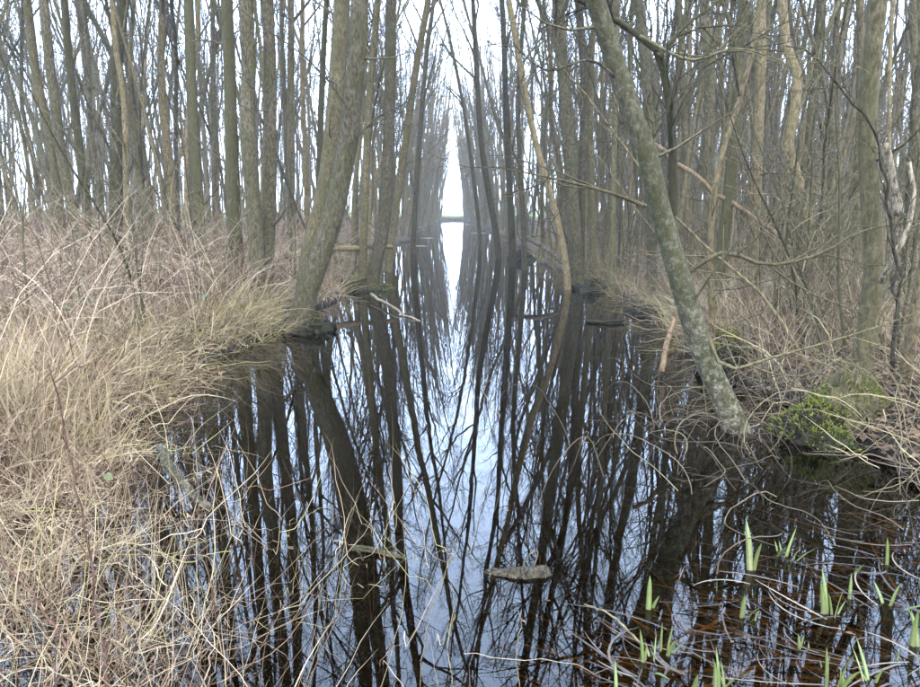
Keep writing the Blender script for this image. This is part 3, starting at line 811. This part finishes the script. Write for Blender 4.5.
# ------------------------------------------------------------------ old iris leaves in the shallow corner
mb = MB(); m2 = MB()
def corner(N, f=1.):
    out = []
    while len(out) < N:
        px, py = rg.uniform(585, 960), rg.uniform(520, 720)
        lim = np.interp(px, [585, 650, 720, 800, 960], [690, 600, 575, 530, 490])
        if py < lim + rg.exponential(25): continue
        out.append(gp(px, py)[:2])
    return np.array(out)
xy = corner(290); n = len(xy)
az = rg.normal(2.75, .55, n); L = rg.uniform(.15, .55, n)
def flat(xy, az, L, z, P=6, curl=.5):
    n = len(xy); dr = rg.normal(0, curl, n); p = np.column_stack([xy, z]); pts = [p]
    for j in range(P - 1):
        a = az + dr * j / P
        p = p + np.column_stack([np.cos(a), np.sin(a), rg.normal(0, .01, n)]) * (L / (P - 1))[:, None]; pts.append(p)
    return np.stack(pts, 1)
def lay(mb, Q, W, tint):
    N, p, _ = Q.shape
    T_ = unit(Q[:, -1] - Q[:, 0]); S = unit(np.cross(T_, [0, 0, 1.])) + rg.normal(0, .15, (N, 3)) * [0, 0, 1]
    prof = np.interp(np.linspace(0, 1, p), [0, .3, .8, 1], [.8, 1, .7, .1])
    o = .5 * W[:, None, None] * prof[None, :, None] * S[:, None, :]
    vs = np.stack([Q - o, Q + o], 2).reshape(-1, 3); idx = np.arange(N * p * 2).reshape(N, p, 2)
    mb.faces(vs, np.stack([idx[:, :-1, 0], idx[:, :-1, 1], idx[:, 1:, 1], idx[:, 1:, 0]], -1).reshape(-1, 4), None, np.repeat(tint, p * 2))
Q = flat(xy, az, L, -rg.uniform(.012, .09, n)); Q[..., 2] = np.minimum(Q[..., 2], -.008)
lay(mb, Q, rg.uniform(.006, .016, n), rg.random(n))
tag(mb.build('sunken_leaves', M['sunk'], smooth=False), 'orange-brown dead iris leaves lying just under the shallow water', 'leaves', None, 'stuff')
xy = corner(95); n = len(xy)
Q = flat(xy, rg.normal(2.75, .75, n), rg.uniform(.12, .42, n), rg.uniform(.002, .03, n), 9, 1.1); Q[..., 2] = np.maximum(Q[..., 2], .003)
lay(m2, Q, rg.uniform(.003, .010, n), rg.random(n) ** 3)
tag(m2.build('floating_leaves', M['floatleaf'], smooth=False), 'grey-brown dead iris leaves floating on the shallow water', 'leaves', None, 'stuff')

# green iris shoots: each clump is a plant with its blades
SHOOTS = [((752, 570), [(-3, 50, 9)], 'single broad upright green iris shoot just below the dead vines'),
 ((748, 617), [(-3, 30, 8), (3, 27, 8)], 'pair of short green iris shoots below the single broad shoot'),
 ((831, 615), [(-8, 38, 6), (0, 40, 7), (7, 34, 6)], 'three-bladed green iris clump midway along the sunken leaves'),
 ((838, 692), [(-5, 50, 9), (1, 62, 10), (16, 40, 7)], 'largest green iris clump at the photo bottom edge'),
 ((890, 566), [(-3, 30, 5)], 'thin single iris shoot among dead leaves near the photo edge'),
 ((891, 606), [(-2, 16, 6), (10, 28, 7)], 'small iris clump with one tilted blade near the photo edge'),
 ((917, 645), [(-3, 44, 8), (2, 30, 7)], 'tall iris shoot cut by the photo edge'),
 ((666, 652), [(-4, 40, 6), (6, 28, 6)], 'spreading two-bladed iris clump at the outer edge of the dead leaves'),
 ((649, 662), [(-4, 36, 6), (0, 20, 7), (5, 18, 6)], 'low stubby iris clump closest to the open water'),
 ((651, 611), [(2, 34, 8)], 'lone green iris shoot standing farthest out in the open water'),
 ((723, 690), [(-8, 42, 7), (3, 34, 6), (22, 44, 5)], 'loose iris clump with a long arching blade at the photo bottom'),
 ((694, 695), [(0, 32, 8)], 'short iris shoot at the photo bottom beside the loose clump'),
 ((789, 560), [(6, 32, 4), (16, 30, 4)], 'pale curved iris blades near the back of the sunken leaves'),
 ((779, 553), [(-3, 12, 5), (2, 14, 5)], 'tiny pale green iris tuft near the back of the sunken leaves'),
 ((716, 588), [(0, 12, 5)], 'tiny green iris tip left of the pair of short shoots'),
 ((851, 600), [(4, 26, 5)], 'thin slanted iris shoot beside the three-bladed clump'),
 ((855, 572), [(0, 16, 5)], 'small iris tip behind the three-bladed clump'),
 ((825, 672), [(0, 22, 6)], 'short stubby iris shoot hugging the largest clump'),
 ((873, 685), [(-3, 26, 7), (4, 30, 6)], 'two-bladed iris clump inland of the largest clump'),
 ((897, 660), [(0, 14, 5), (3, 12, 5)], 'tiny iris tuft between the photo edge and the largest clump'),
 ((618, 692), [(3, 22, 6)], 'small iris shoot alone at the photo bottom, beside the open water'),
 ((806, 652), [(-2, 16, 5), (3, 14, 4)], 'small iris tuft behind the largest clump, nearer the open water')]
for (px, py), bl, lab in SHOOTS:
    b = gp(px, py); D = b[1]
    root = thing('iris_plant', lab, 'iris shoot', tuple(b), 'green iris shoots in the shallow corner')
    bl = bl + [(dx + rg.normal(0, 8), h * rg.uniform(.3, .9), w * rg.uniform(.5, .9)) for dx, h, w in bl for _ in range(1)][:2]
    for j, (dx, h, w) in enumerate(bl):
        mb = MB(); hh = px2m(h, D) * 1.12; ww = px2m(w, D) * .8; P = 8; s = np.linspace(0, 1, P)
        x = (j - (len(bl) - 1) / 2) * ww * .7 + px2m(dx, D) * s ** 1.8; z = -.06 + (hh + .06) * (s - .12 * s * s * min(1, abs(dx) / 14))
        y = rg.normal(0, .012) + rg.normal(0, .05) * s ** 2
        wd = ww * .5 * np.interp(s, [0, .35, .75, .93, 1], [.75, 1, .8, .4, .03]); an = rg.normal(0, .5)
        S = np.array([math.cos(an), math.sin(an), 0]); Nn = np.array([-math.sin(an), math.cos(an), 0])
        c = np.stack([x, y + 0 * s, z], 1)
        v = np.stack([c - S * wd[:, None], c + Nn * wd[:, None] * .22, c + S * wd[:, None], c - Nn * wd[:, None] * .22], 1).reshape(-1, 3)
        idx = np.arange(P * 4).reshape(P, 4)
        q = np.concatenate([np.stack([idx[:-1, k], idx[:-1, (k + 1) % 4], idx[1:, (k + 1) % 4], idx[1:, k]], -1) for k in range(4)])
        mb.faces(v, q, None, np.repeat(np.clip(.2 + .6 * (1 - s) + rg.normal(0, .12), 0, 1), 4))
        mb.build('blade', M['iris'], root)

# ------------------------------------------------------------------ logs, sticks, snags
def stick(name, label, cat, mat, pts, r, ns=9, n=16, knob=.12, fine=0, blunt=False, group=None, twigs=0, tip=.5, seed=1, endmat=None, cap=True):
    rng = np.random.default_rng(seed); pts = [np.asarray(p, float) for p in pts]
    P = resample(pts, n); L = np.linalg.norm(P[-1] - P[0])
    P[1:-1] += rng.normal(0, L * .006, (n - 2, 3))
    root = thing(name, label, cat, tuple(P[0]), group); Q = P - P[0]
    s = np.linspace(0, 1, n); R = r * (1 + (tip - 1) * s)
    th = np.arange(ns) * 6.283 / ns
    w = 1 + knob * snoise(np.tile(th * .5, (n, 1)), np.tile((s * L * 3)[:, None], (1, ns)), seed, 3, .5)
    if blunt: R = R * np.sqrt(np.clip(1 - np.abs(2 * s - 1) ** 9, .12, 1)) * (.8 + .2 * s)
    if fine: w = w + fine * snoise(np.tile(th * 2.5, (n, 1)), np.tile((s * L * 16)[:, None], (1, ns)), seed + 9, 4, .5)
    mb = MB(); mb.tubes(Q[None], R[None], ns, wob=w[None], cap=cap); mb.build('stem', M[mat], root)
    if twigs:
        tm = MB(); a, ra, La = spawn(rng, Q[None], R[None], twigs, .15, .97, L * .22, (45, 14), .03, 6, .6, .0022, .2, .4)
        for i in range(len(a)):
            tm = MB(); b, rb, _ = spawn(rng, a[i:i + 1], ra[i:i + 1], 3, .2, .95, .4 * La[i:i + 1], (45, 14), .02, 4, .8, .0018, .2, .4)
            tm.tubes(a[i:i + 1], ra[i:i + 1], 4); tm.tubes(b, rb, 3); tm.build('twig', M[mat], root)
    if endmat:
        em = MB(); t = unit(Q[-1] - Q[-2]); em.tubes(np.array([[Q[-1] - t * .004, Q[-1] + t * .003]]), np.array([[R[-1] * .9, R[-1] * .86]]), ns, cap=True)
        em.build('broken_end', M[endmat], root)
    return root
lift = lambda p, z: np.array([p[0], p[1], z])
stick('floating_log', 'short stubby log with a pale broken end floating in the open water', 'log', 'wetwood',
      [lift(gp(480, 571), -.032), lift(gp(497, 573), -.014), lift(gp(520, 575), .000), lift(gp(549, 574), .004)], .036, 28, 40, .2, fine=.13, tip=1.0, blunt=True, seed=3)
stick('twig', 'thin bent twig standing on the floating log', 'twig', 'sedge' if False else 'tan', [lift(gp(534, 572), .02), gp(534, 572) + [.015, 0, .10], gp(534, 572) + [-.03, 0, .07], gp(534, 572) + [-.05, 0, .02]], .0035, 5, 9, seed=4)
stick('floating_branch', 'pale driftwood piece floating beside the reflection of the leaning trunk', 'branch', 'grey',
      [lift(gp(352, 550), .004), lift(gp(368, 552), .014), lift(gp(390, 556), .008), lift(gp(412, 560), -.008)], .016, 18, 30, .45, fine=.15, tip=.45, seed=5)
stick('rotten_branch', 'mossy rotten branch with yellow lichen sloping from the dry grass into the water', 'branch', 'lichen',
      [gp(160, 446, .20), gp(172, 470, .14), gp(190, 490, .07), gp(216, 515, -.02)], .027, 20, 34, .35, fine=.12, tip=.7, seed=6)
stick('fallen_branch', 'long pale stick lying on the water by the mossy tussock', 'branch', 'birch',
      [gp(371, 294, .09), gp(395, 308, .06), gp(421, 322, -.01)], .026, 7, 10, .1, tip=.5, seed=7)
stick('fallen_log', 'fallen brown trunk lying behind the leaning pair', 'log', 'tan',
      [at(286, 256, 13.4), at(320, 250, 13.8), at(392, 247, 14.6)], .07, 9, 14, .15, tip=.6, seed=8)
stick('stake', 'barkless orange-brown stick propped upright at the foot of the sedge bank', 'stick', 'wood',
      [at(662, 372, 6.3), at(667, 345, 6.4), at(675, 318, 6.5)], .028, 8, 10, .15, tip=.8, seed=9)
stick('dead_snag', 'white peeling dead branch with a broken lower end hanging by the olive trunk', 'branch', 'birch',
      [at(885, 143, 4.7), at(890, 170, 4.7), at(898, 215, 4.68)], .030, 11, 14, .22, tip=1.1, seed=10, endmat='wood')
stick('dead_snag', 'thin crooked pale dead branch at the photo edge beside the hanging white one', 'branch', 'birch',
      [at(880, 282, 4.74), at(888, 268, 4.66), at(903, 240, 4.6), at(914, 203, 4.6), at(909, 162, 4.6)], .019, 9, 14, .15, tip=.7, seed=11, twigs=3)
stick('sapling', 'dark arching sapling curving from the mossy stump up over the sedge bank', 'sapling', 'dark',
      [at(893, 372, 4.45), at(896, 300, 4.45), at(893, 235, 4.42), at(880, 152, 4.4), at(855, 105, 4.38), at(823, 66, 4.35), at(786, 46, 4.3)], .014, 8, 22, .08, tip=.3, seed=12, twigs=16)
stick('briar_stem', 'long dark red briar stem rising through the near dry grass', 'briar', 'redstem',
      [lift(gp(108, 700), .0), at(97, 620, 2.25), at(85, 540, 2.35), at(70, 455, 2.45), at(48, 365, 2.5)], .0052, 7, 20, .06, tip=.5, seed=13, twigs=6)
stick('briar_stem', 'short brown briar stem slanting in the bottom corner of the dry grass', 'briar', 'redstem',
      [lift(gp(78, 672), .0), at(55, 628, 2.3), at(25, 585, 2.4), at(-8, 555, 2.5)], .0055, 7, 16, .06, tip=.6, seed=14, twigs=4)
stick('bent_stem', 'bleached arching stem dipping into the water by the iris shoots', 'stem', 'tan',
      [lift(gp(642, 642), -.01), gp(625, 628, .05), gp(606, 612, .06), gp(584, 604, .045)], .005, 6, 14, .08, tip=.5, seed=15)
stick('fallen_branch', 'dark stick lying on the water below the stout grey cluster', 'branch', 'blackpeat',
      [lift(gp(586, 323), .02), lift(gp(605, 324), .03), lift(gp(624, 323), .03)], .025, 7, 9, .2, tip=.8, seed=16)
stick('fallen_branch', 'mossy log slanting down to the water at the foot of the stout grey cluster', 'log', 'wetwood',
      [at(528, 238, 15.8), at(545, 248, 14.8), at(562, 262, 14.0)], .06, 8, 10, .2, tip=.8, seed=17)
stick('reed_stem', 'tall straw reed bending over the reflection of the dark trunks', 'stem', 'tan',
      [lift(gp(300, 700), 0), gp(330, 620, .1), gp(350, 520, .3), gp(372, 455, .42)], .0019, 5, 16, .04, tip=.4, seed=18)
for i, (pp, lab) in enumerate([
   ([(452, 690, 0), (448, 640, .1), (455, 600, .14), (449, 575, .12)], 'thin upright straw stem at the photo bottom below the driftwood'),
   ([(420, 690, 0), (425, 640, .10), (440, 590, .2), (456, 540, .28)], 'leaning straw stem rising towards the floating log'),
   ([(520, 690, 0), (516, 655, .07), (522, 618, .1)], 'pair-less thin straw stem below the floating log'),
   ([(380, 690, 0), (395, 640, .1), (405, 580, .2), (402, 520, .3)], 'thin straw stem crossing the driftwood piece'),
   ([(470, 555, 0), (482, 500, .03), (492, 455, .0)], 'bleached stem lying in the open water beyond the floating log')]):
    stick('reed_stem', lab, 'stem', 'tan', [gp(*p) for p in pp], .0016, 5, 14, .03, tip=.5, seed=30 + i, twigs=1, group='straw stems standing in the open water')

# ------------------------------------------------------------------ mossy lumps and black root clumps
def lump(name, label, cat, c, size, seed, mosscov=.6, mat='blackpeat', nm=900, blade=(.015, .04)):
    rng = np.random.default_rng(seed); nu, nv = 40, 20
    u = np.linspace(0, 2 * math.pi, nu, endpoint=False); v = np.linspace(0, math.pi / 2 + .5, nv)
    U, V = np.meshgrid(u, v)
    r = 1 + .30 * snoise(np.cos(U) * np.sin(V) * 1.3 + seed, np.sin(U) * np.sin(V) * 1.3 + np.cos(V), seed, 6, .55) + .12 * snoise(U * 0 + np.cos(U) * 3, np.sin(U) * 3 + V * 2, seed + 5, 3, .8)
    X = np.stack([np.cos(U) * np.sin(V) * r * size[0], np.sin(U) * np.sin(V) * r * size[1], np.cos(V) * r * size[2]], -1)
    root = thing(name, label, cat, tuple(c))
    idx = np.arange(nu * nv).reshape(nv, nu); b = np.roll(idx, -1, 1)
    mb = MB(); mb.faces(X.reshape(-1, 3), np.stack([idx[:-1], idx[1:], b[1:], b[:-1]], -1).reshape(-1, 4)); mb.build('body', M[mat], root)
    rt = MB()
    k = 12; a = rng.uniform(0, 6.28, k)
    st = np.column_stack([np.cos(a) * size[0] * .7, np.sin(a) * size[1] * .7, np.full(k, size[2] * .6)])
    en = np.column_stack([np.cos(a) * size[0] * 1.25, np.sin(a) * size[1] * 1.25, np.full(k, -.2)])
    P = st[:, None] + (en - st)[:, None] * np.linspace(0, 1, 6)[None, :, None] + rng.normal(0, .03, (k, 6, 3)) * size[0]
    rt.tubes(P, np.linspace(.028, .01, 6)[None] * rng.uniform(.6, 1.2, (k, 1)) * size[0] * 3, 6); rt.build('roots', M[mat], root)
    ms = MB(); w = X.reshape(-1, 3)
    i = rng.integers(0, len(w), nm); p = w[i] + rng.normal(0, .02, (nm, 3)) * size[0] * 2
    msk = (snoise(p[:, 0] * 2, p[:, 1] * 2 + p[:, 2], seed + 1, 3, 1.) > .6 - 1.2 * mosscov) & (p[:, 2] > size[2] * .15)
    p = p[msk]; nn = len(p)
    if nn:
        d = unit(p / np.array(size) ** 1 + rng.normal(0, .5, (nn, 3)) + [0, 0, .4]); l = rng.uniform(*blade, nn)[:, None]
        Q = np.stack([p, p + d * l * .5, p + d * l + [0, 0, -.003]], 1)
        ms.ribbons(Q, rng.uniform(.006, .012, nn), rng, rng.random(nn)); tag(ms.build('moss', M['moss'], root, smooth=False), kind='stuff')
    return root
b = gp(866, 415, .1)
lump('mossy_stump', 'swollen stump overgrown with bright green moss at the water edge', 'stump', (2.70, 4.72, -.05), (.23, .22, .46), 71, .42, 'olive', nm=6000)
lump('mossy_stump', 'small moss cushion at the foot of the swollen stump', 'moss', (2.42, 4.55, -.04), (.22, .2, .2), 72, 1.0, nm=4000)
lump('mossy_stump', 'low mossy hummock behind the lichen-spotted leaning trunk', 'moss', (2.62, 6.6, .08), (.3, .3, .22), 73, 1.1, nm=4200)
lump('mossy_tussock', 'dark mossy root tussock under the upright grey trunk on the grassy bank', 'tussock', (-1.62, 13.7, -.08), (.48, .5, .22), 74, .8, nm=4200)
lump('root_clump', 'black peaty root clump undercut at the foot of the stout grey cluster', 'roots', (2.6, 13.3, -.1), (.4, .5, .24), 75, .35, nm=1500)
lump('root_clump', 'black root clump jutting into the water at the sedge bank, next beyond the orange-brown stick', 'roots', (2.85, 10.2, -.1), (.32, .6, .22), 76, .3, nm=1200)
lump('root_clump', 'dark root clump under the thin trunk leaning over the far water', 'roots', (2.1, 21.6, -.1), (.4, .5, .3), 77, .1, nm=600)
lump('root_clump', 'dark roots at the foot of the foremost leaning trunk', 'roots', (-1.85, 8.9, 0), (.36, .3, .2), 78, .35, nm=1200)

# pale floating film on the far water
mb = MB()
for px, py, w, h in [(432, 224, 14, 1.0), (424, 229, 8, .8), (470, 225, 10, .8), (480, 233, 14, .5), (428, 238, 14, .4), (420, 246, 12, .3)]:
    c = gp(px, py); D = c[1]; a = px2m(w, D) / 2; d2 = abs(gp(px, py - h)[1] - c[1])
    nf = int(8 + 2.2 * w)
    fx = c[0] + rg.normal(0, a * .5, nf); fy = c[1] + rg.normal(0, d2 * .45 + .05, nf); fr = rg.gamma(2, .014, nf) + .006
    th = np.linspace(0, 6.283, 7, endpoint=False)
    rr = fr[:, None] * rg.uniform(.5, 1.3, (nf, 7)); st = rg.uniform(1, 3.5, nf)[:, None]
    v = np.stack([fx[:, None] + rr * np.cos(th) * st, fy[:, None] + rr * np.sin(th), np.full((nf, 7), .003) + rg.random((nf, 1)) * .002], -1)
    v = np.concatenate([v, np.stack([fx, fy, np.full(nf, .006)], -1)[:, None]], 1); i0 = np.arange(nf)[:, None] * 8
    t = np.concatenate([np.concatenate([i0 + 7, i0 + k, i0 + (k + 1) % 7], 1) for k in range(7)])
    mb.faces(v.reshape(-1, 3), None, t, np.repeat(rg.random(nf), 8))
stick('fallen_pole', 'broken brown pole slanting behind the arched green limb', 'branch', 'wood', [at(650, 142, 8.6), at(690, 172, 8.5), at(730, 200, 8.4), at(775, 232, 8.3), at(832, 273, 8.2), at(900, 322, 8.1)], .028, 8, 20, .15, tip=.8, seed=50)
M['film'] = tinted('pond_film', [(0, (.10, .11, .07)), (1, (.26, .28, .2))], .35, 0, .5)
tag(mb.build('pond_film', M['film'], smooth=False), 'pale streaks of floating film on the far water', 'film', None, 'stuff')

# flecks of leaf and twig drifting on the near water
mb = MB(); n = 260
y = 2.0 * (16 / 2.0) ** rg.random(n); x = rg.uniform(-1.9, 2.4, n); a = rg.uniform(0, 6.28, n); L = rg.gamma(2, .0045, n) + .003; wd = L * rg.choice([.08, .5, .6], n)
L = np.where(wd < L * .1, L * 4, L); c = np.column_stack([x, y, np.full(n, .003)]); u = np.column_stack([np.cos(a), np.sin(a), 0 * a]); v_ = np.column_stack([-np.sin(a), np.cos(a), 0 * a])
v = np.stack([c - u * L[:, None], c - v_ * wd[:, None] + [0, 0, .002], c + u * L[:, None], c + v_ * wd[:, None] + [0, 0, .001]], 1).reshape(-1, 3)
mb.faces(v, np.arange(4 * n).reshape(-1, 4), None, np.repeat(rg.random(n) ** 2 * .7, 4))
tag(mb.build('floating_debris', M['litter'], smooth=False), 'specks of dead leaf and twig drifting on the dark water', 'debris', None, 'stuff')

# ------------------------------------------------------------------ saplings and thin brush
def proto_sapling(seed, H, stems, r, mat):
    rng = np.random.default_rng(seed); out = []
    for s in range(stems):
        mb = MB(); tw = MB()
        p = np.array([rng.normal(0, .06), rng.normal(0, .06), -.1]); d = unit(np.array([rng.normal(0, .28), rng.normal(0, .28), 1])); pts = [p]
        for j in range(9):
            d = unit(d + rng.normal(0, .09, 3) + [0, 0, .03]); pts.append(pts[-1] + d * H / 9)
        P = resample(pts, 14); R = r * (1 - .9 * np.linspace(0, 1, 14))
        mb.tubes(P[None], R[None], 6)
        a, ra, La = spawn(rng, P[None], R[None], 10, .15, .97, .28 * H, (48, 13), .05, 6, .6, .003, .17, .6)
        b, rb, Lb = spawn(rng, a, ra, 4, .2, .95, .4 * La, (42, 13), .03, 4, .8, .0025, .2, .4)
        tw.tubes(a, ra, 4); tw.tubes(b, rb, 3)
        a = mb.mesh('stem'); a.materials.append(M[mat]); b = tw.mesh('twigs'); b.materials.append(M['palewig'])
        out.append((a, b))
    return out
M['palewig'] = bark('pale_twig_bark', (.12, .10, .07), (.32, .28, .20), gamt=.3, fur=.2)
SLOOK = ['two-stemmed olive', 'single-stemmed tan', 'three-stemmed short', 'tall two-stemmed green', 'two-stemmed grey', 'knee-high bushy']
SAP = [proto_sapling(300 + i, H, n, r, m) for i, (H, n, r, m) in enumerate([(2.6, 2, .012, 'olive'), (3.6, 1, .016, 'tan'), (2.0, 3, .009, 'olive'), (4.2, 2, .018, 'green'), (3.0, 2, .012, 'grey'), (1.6, 4, .007, 'tan')])]
def place_sap(side, x, y, s):
    k = int(rng.integers(0, 6))
    root = thing('sapling', '%s sapling growing out of the brambles behind the %s' % (SLOOK[k], WHERE[side]), 'sapling', (x, y, float(gz(x, y))), 'saplings behind the %s' % WHERE[side])
    root.rotation_euler = (0, 0, rng.uniform(0, 6.28)); root.scale = (s, s, s)
    for st, tw in SAP[k]:
        o = bpy.data.objects.new('stem', st); COL.objects.link(o); o.parent = root
        o2 = bpy.data.objects.new('crown', tw); COL.objects.link(o2); o2.parent = o
rng = np.random.default_rng(17)
for p in fan(rng, 46, -14, -2.7, 5.2, 20): place_sap(-1, p[0], p[1], rng.uniform(.7, 1.15))
for p in fan(rng, 34, 2.9, 6, 5.3, 8.5, None, (600, 940)): place_sap(1, p[0], p[1], rng.uniform(.6, 1.0))
for p in fan(rng, 60, 3.2, 18, 12, 30): place_sap(1, p[0], p[1], rng.uniform(.9, 1.5))
for p in fan(rng, 80, 3.0, 14, 5.6, 20): place_sap(1, p[0], p[1], rng.uniform(.7, 1.15))

for i, (pts, D, lab) in enumerate([
   ([(75, 262), (48, 225), (20, 190), (-8, 150)], 7.0, 'pale thin stem slanting out of the brambles to the photo edge'),
   ([(88, 300), (64, 240), (40, 175), (22, 120)], 6.6, 'long pale whip leaning across the leaning row behind the dry grass'),
   ([(140, 330), (132, 270), (134, 215), (120, 160), (98, 110)], 6.2, 'pale upright whip in front of the stout dark green trunk'),
   ([(118, 320), (128, 255), (150, 215), (168, 180)], 6.4, 'pale whip bending towards the smooth tan trunk'),
   ([(160, 345), (158, 280), (164, 225), (184, 190)], 6.0, 'pale whip curving in front of the dark columnar trunk'),
   ([(12, 290), (55, 262), (78, 235), (82, 222)], 6.6, 'arched bleached stem low in the brambles near the photo edge')]):
    stick('whip_stem', lab, 'stem', 'palewig', [at(p[0], p[1], D) for p in pts], .007, 6, 18, .06, tip=.35, seed=60 + i, twigs=7, group='pale whips in front of the wood')
# a few green bramble leaves that kept through winter
BR = [((150, 248), 8.0, 4), ((140, 270), 7.5, 3), ((190, 278), 7.2, 1), ((80, 296), 6.6, 3), ((100, 452), 3.6, 1), ((60, 305), 6.5, 2)]
BLAB = ['bramble sprig with green leaves low on the stout dark green trunk', 'bramble sprig with small green leaves below the smooth tan trunk', 'single green bramble leaf inland of the three-stem clump',
        'bramble sprig with yellowing leaves above the dry grass', 'single dull green leaf in the near dry grass', 'pale bramble sprig close to the photo edge behind the dry grass']
for ((px, py), D, k), lab in zip(BR, BLAB):
    c = at(px, py, D); root = thing('bramble', lab, 'bramble', (c[0], c[1], float(gz(c[0], c[1]))), 'bramble sprigs still in leaf')
    top = c - np.array(root.location); mb = MB()
    P = resample([(.15, 0, -.05), (.08, 0, top[2] * .6), top, top + np.array([-.25, -.1, -.08])], 12)
    mb.tubes(P[None], np.linspace(.005, .002, 12)[None], 5); mb.build('stem', M['redstem'], root)
    for j in range(k * 3 if k > 1 else 1):
        q = P[6 + (j // 3 * 2 + j) % 6] + rg.normal(0, .03, 3); s = rg.uniform(.035, .055); d = unit(rg.normal(size=3) * [1, 1, .4]); n_ = unit(np.cross(d, [0, 0, 1.]) + rg.normal(0, .2, 3))
        lf = MB(); v = [q, q + d * s * .5 + n_ * s * .5, q + d * s * 1.2 + n_ * s * .3, q + d * s * 1.7 - [0, 0, .006], q + d * s * 1.2 - n_ * s * .3, q + d * s * .5 - n_ * s * .5, q + d * s * .8 - [0, 0, .008]]
        lf.faces(np.array(v), None, np.array([[6, 0, 1], [6, 1, 2], [6, 2, 3], [6, 3, 4], [6, 4, 5], [6, 5, 0]]), np.full(7, rg.random())); lf.build('leaf', M['leaf'], root)

# ------------------------------------------------------------------ damp air
hz = bpy.data.materials.new('damp_air'); hz.use_nodes = True
hn = hz.node_tree.nodes; hn.remove(hn["Principled BSDF"])
pv = hn.new("ShaderNodeVolumePrincipled"); pv.inputs["Color"].default_value = (1, .97, .90, 1); pv.inputs["Density"].default_value = .0011; pv.inputs["Anisotropy"].default_value = .2
hz.node_tree.links.new(pv.outputs[0], hn["Material Output"].inputs["Volume"])
mb = MB(); x0, x1, y0, y1, z0, z1 = -960, 961, -70, 1600, -2.2, 21
v = np.array([(x, y, z) for x in (x0, x1) for y in (y0, y1) for z in (z0, z1)], float)
mb.faces(v, np.array([(0, 1, 3, 2), (4, 6, 7, 5), (0, 4, 5, 1), (2, 3, 7, 6), (0, 2, 6, 4), (1, 5, 7, 3)]))
tag(mb.build('haze', hz, smooth=False), 'thin damp haze paling the far trunks', 'haze', None, 'stuff')
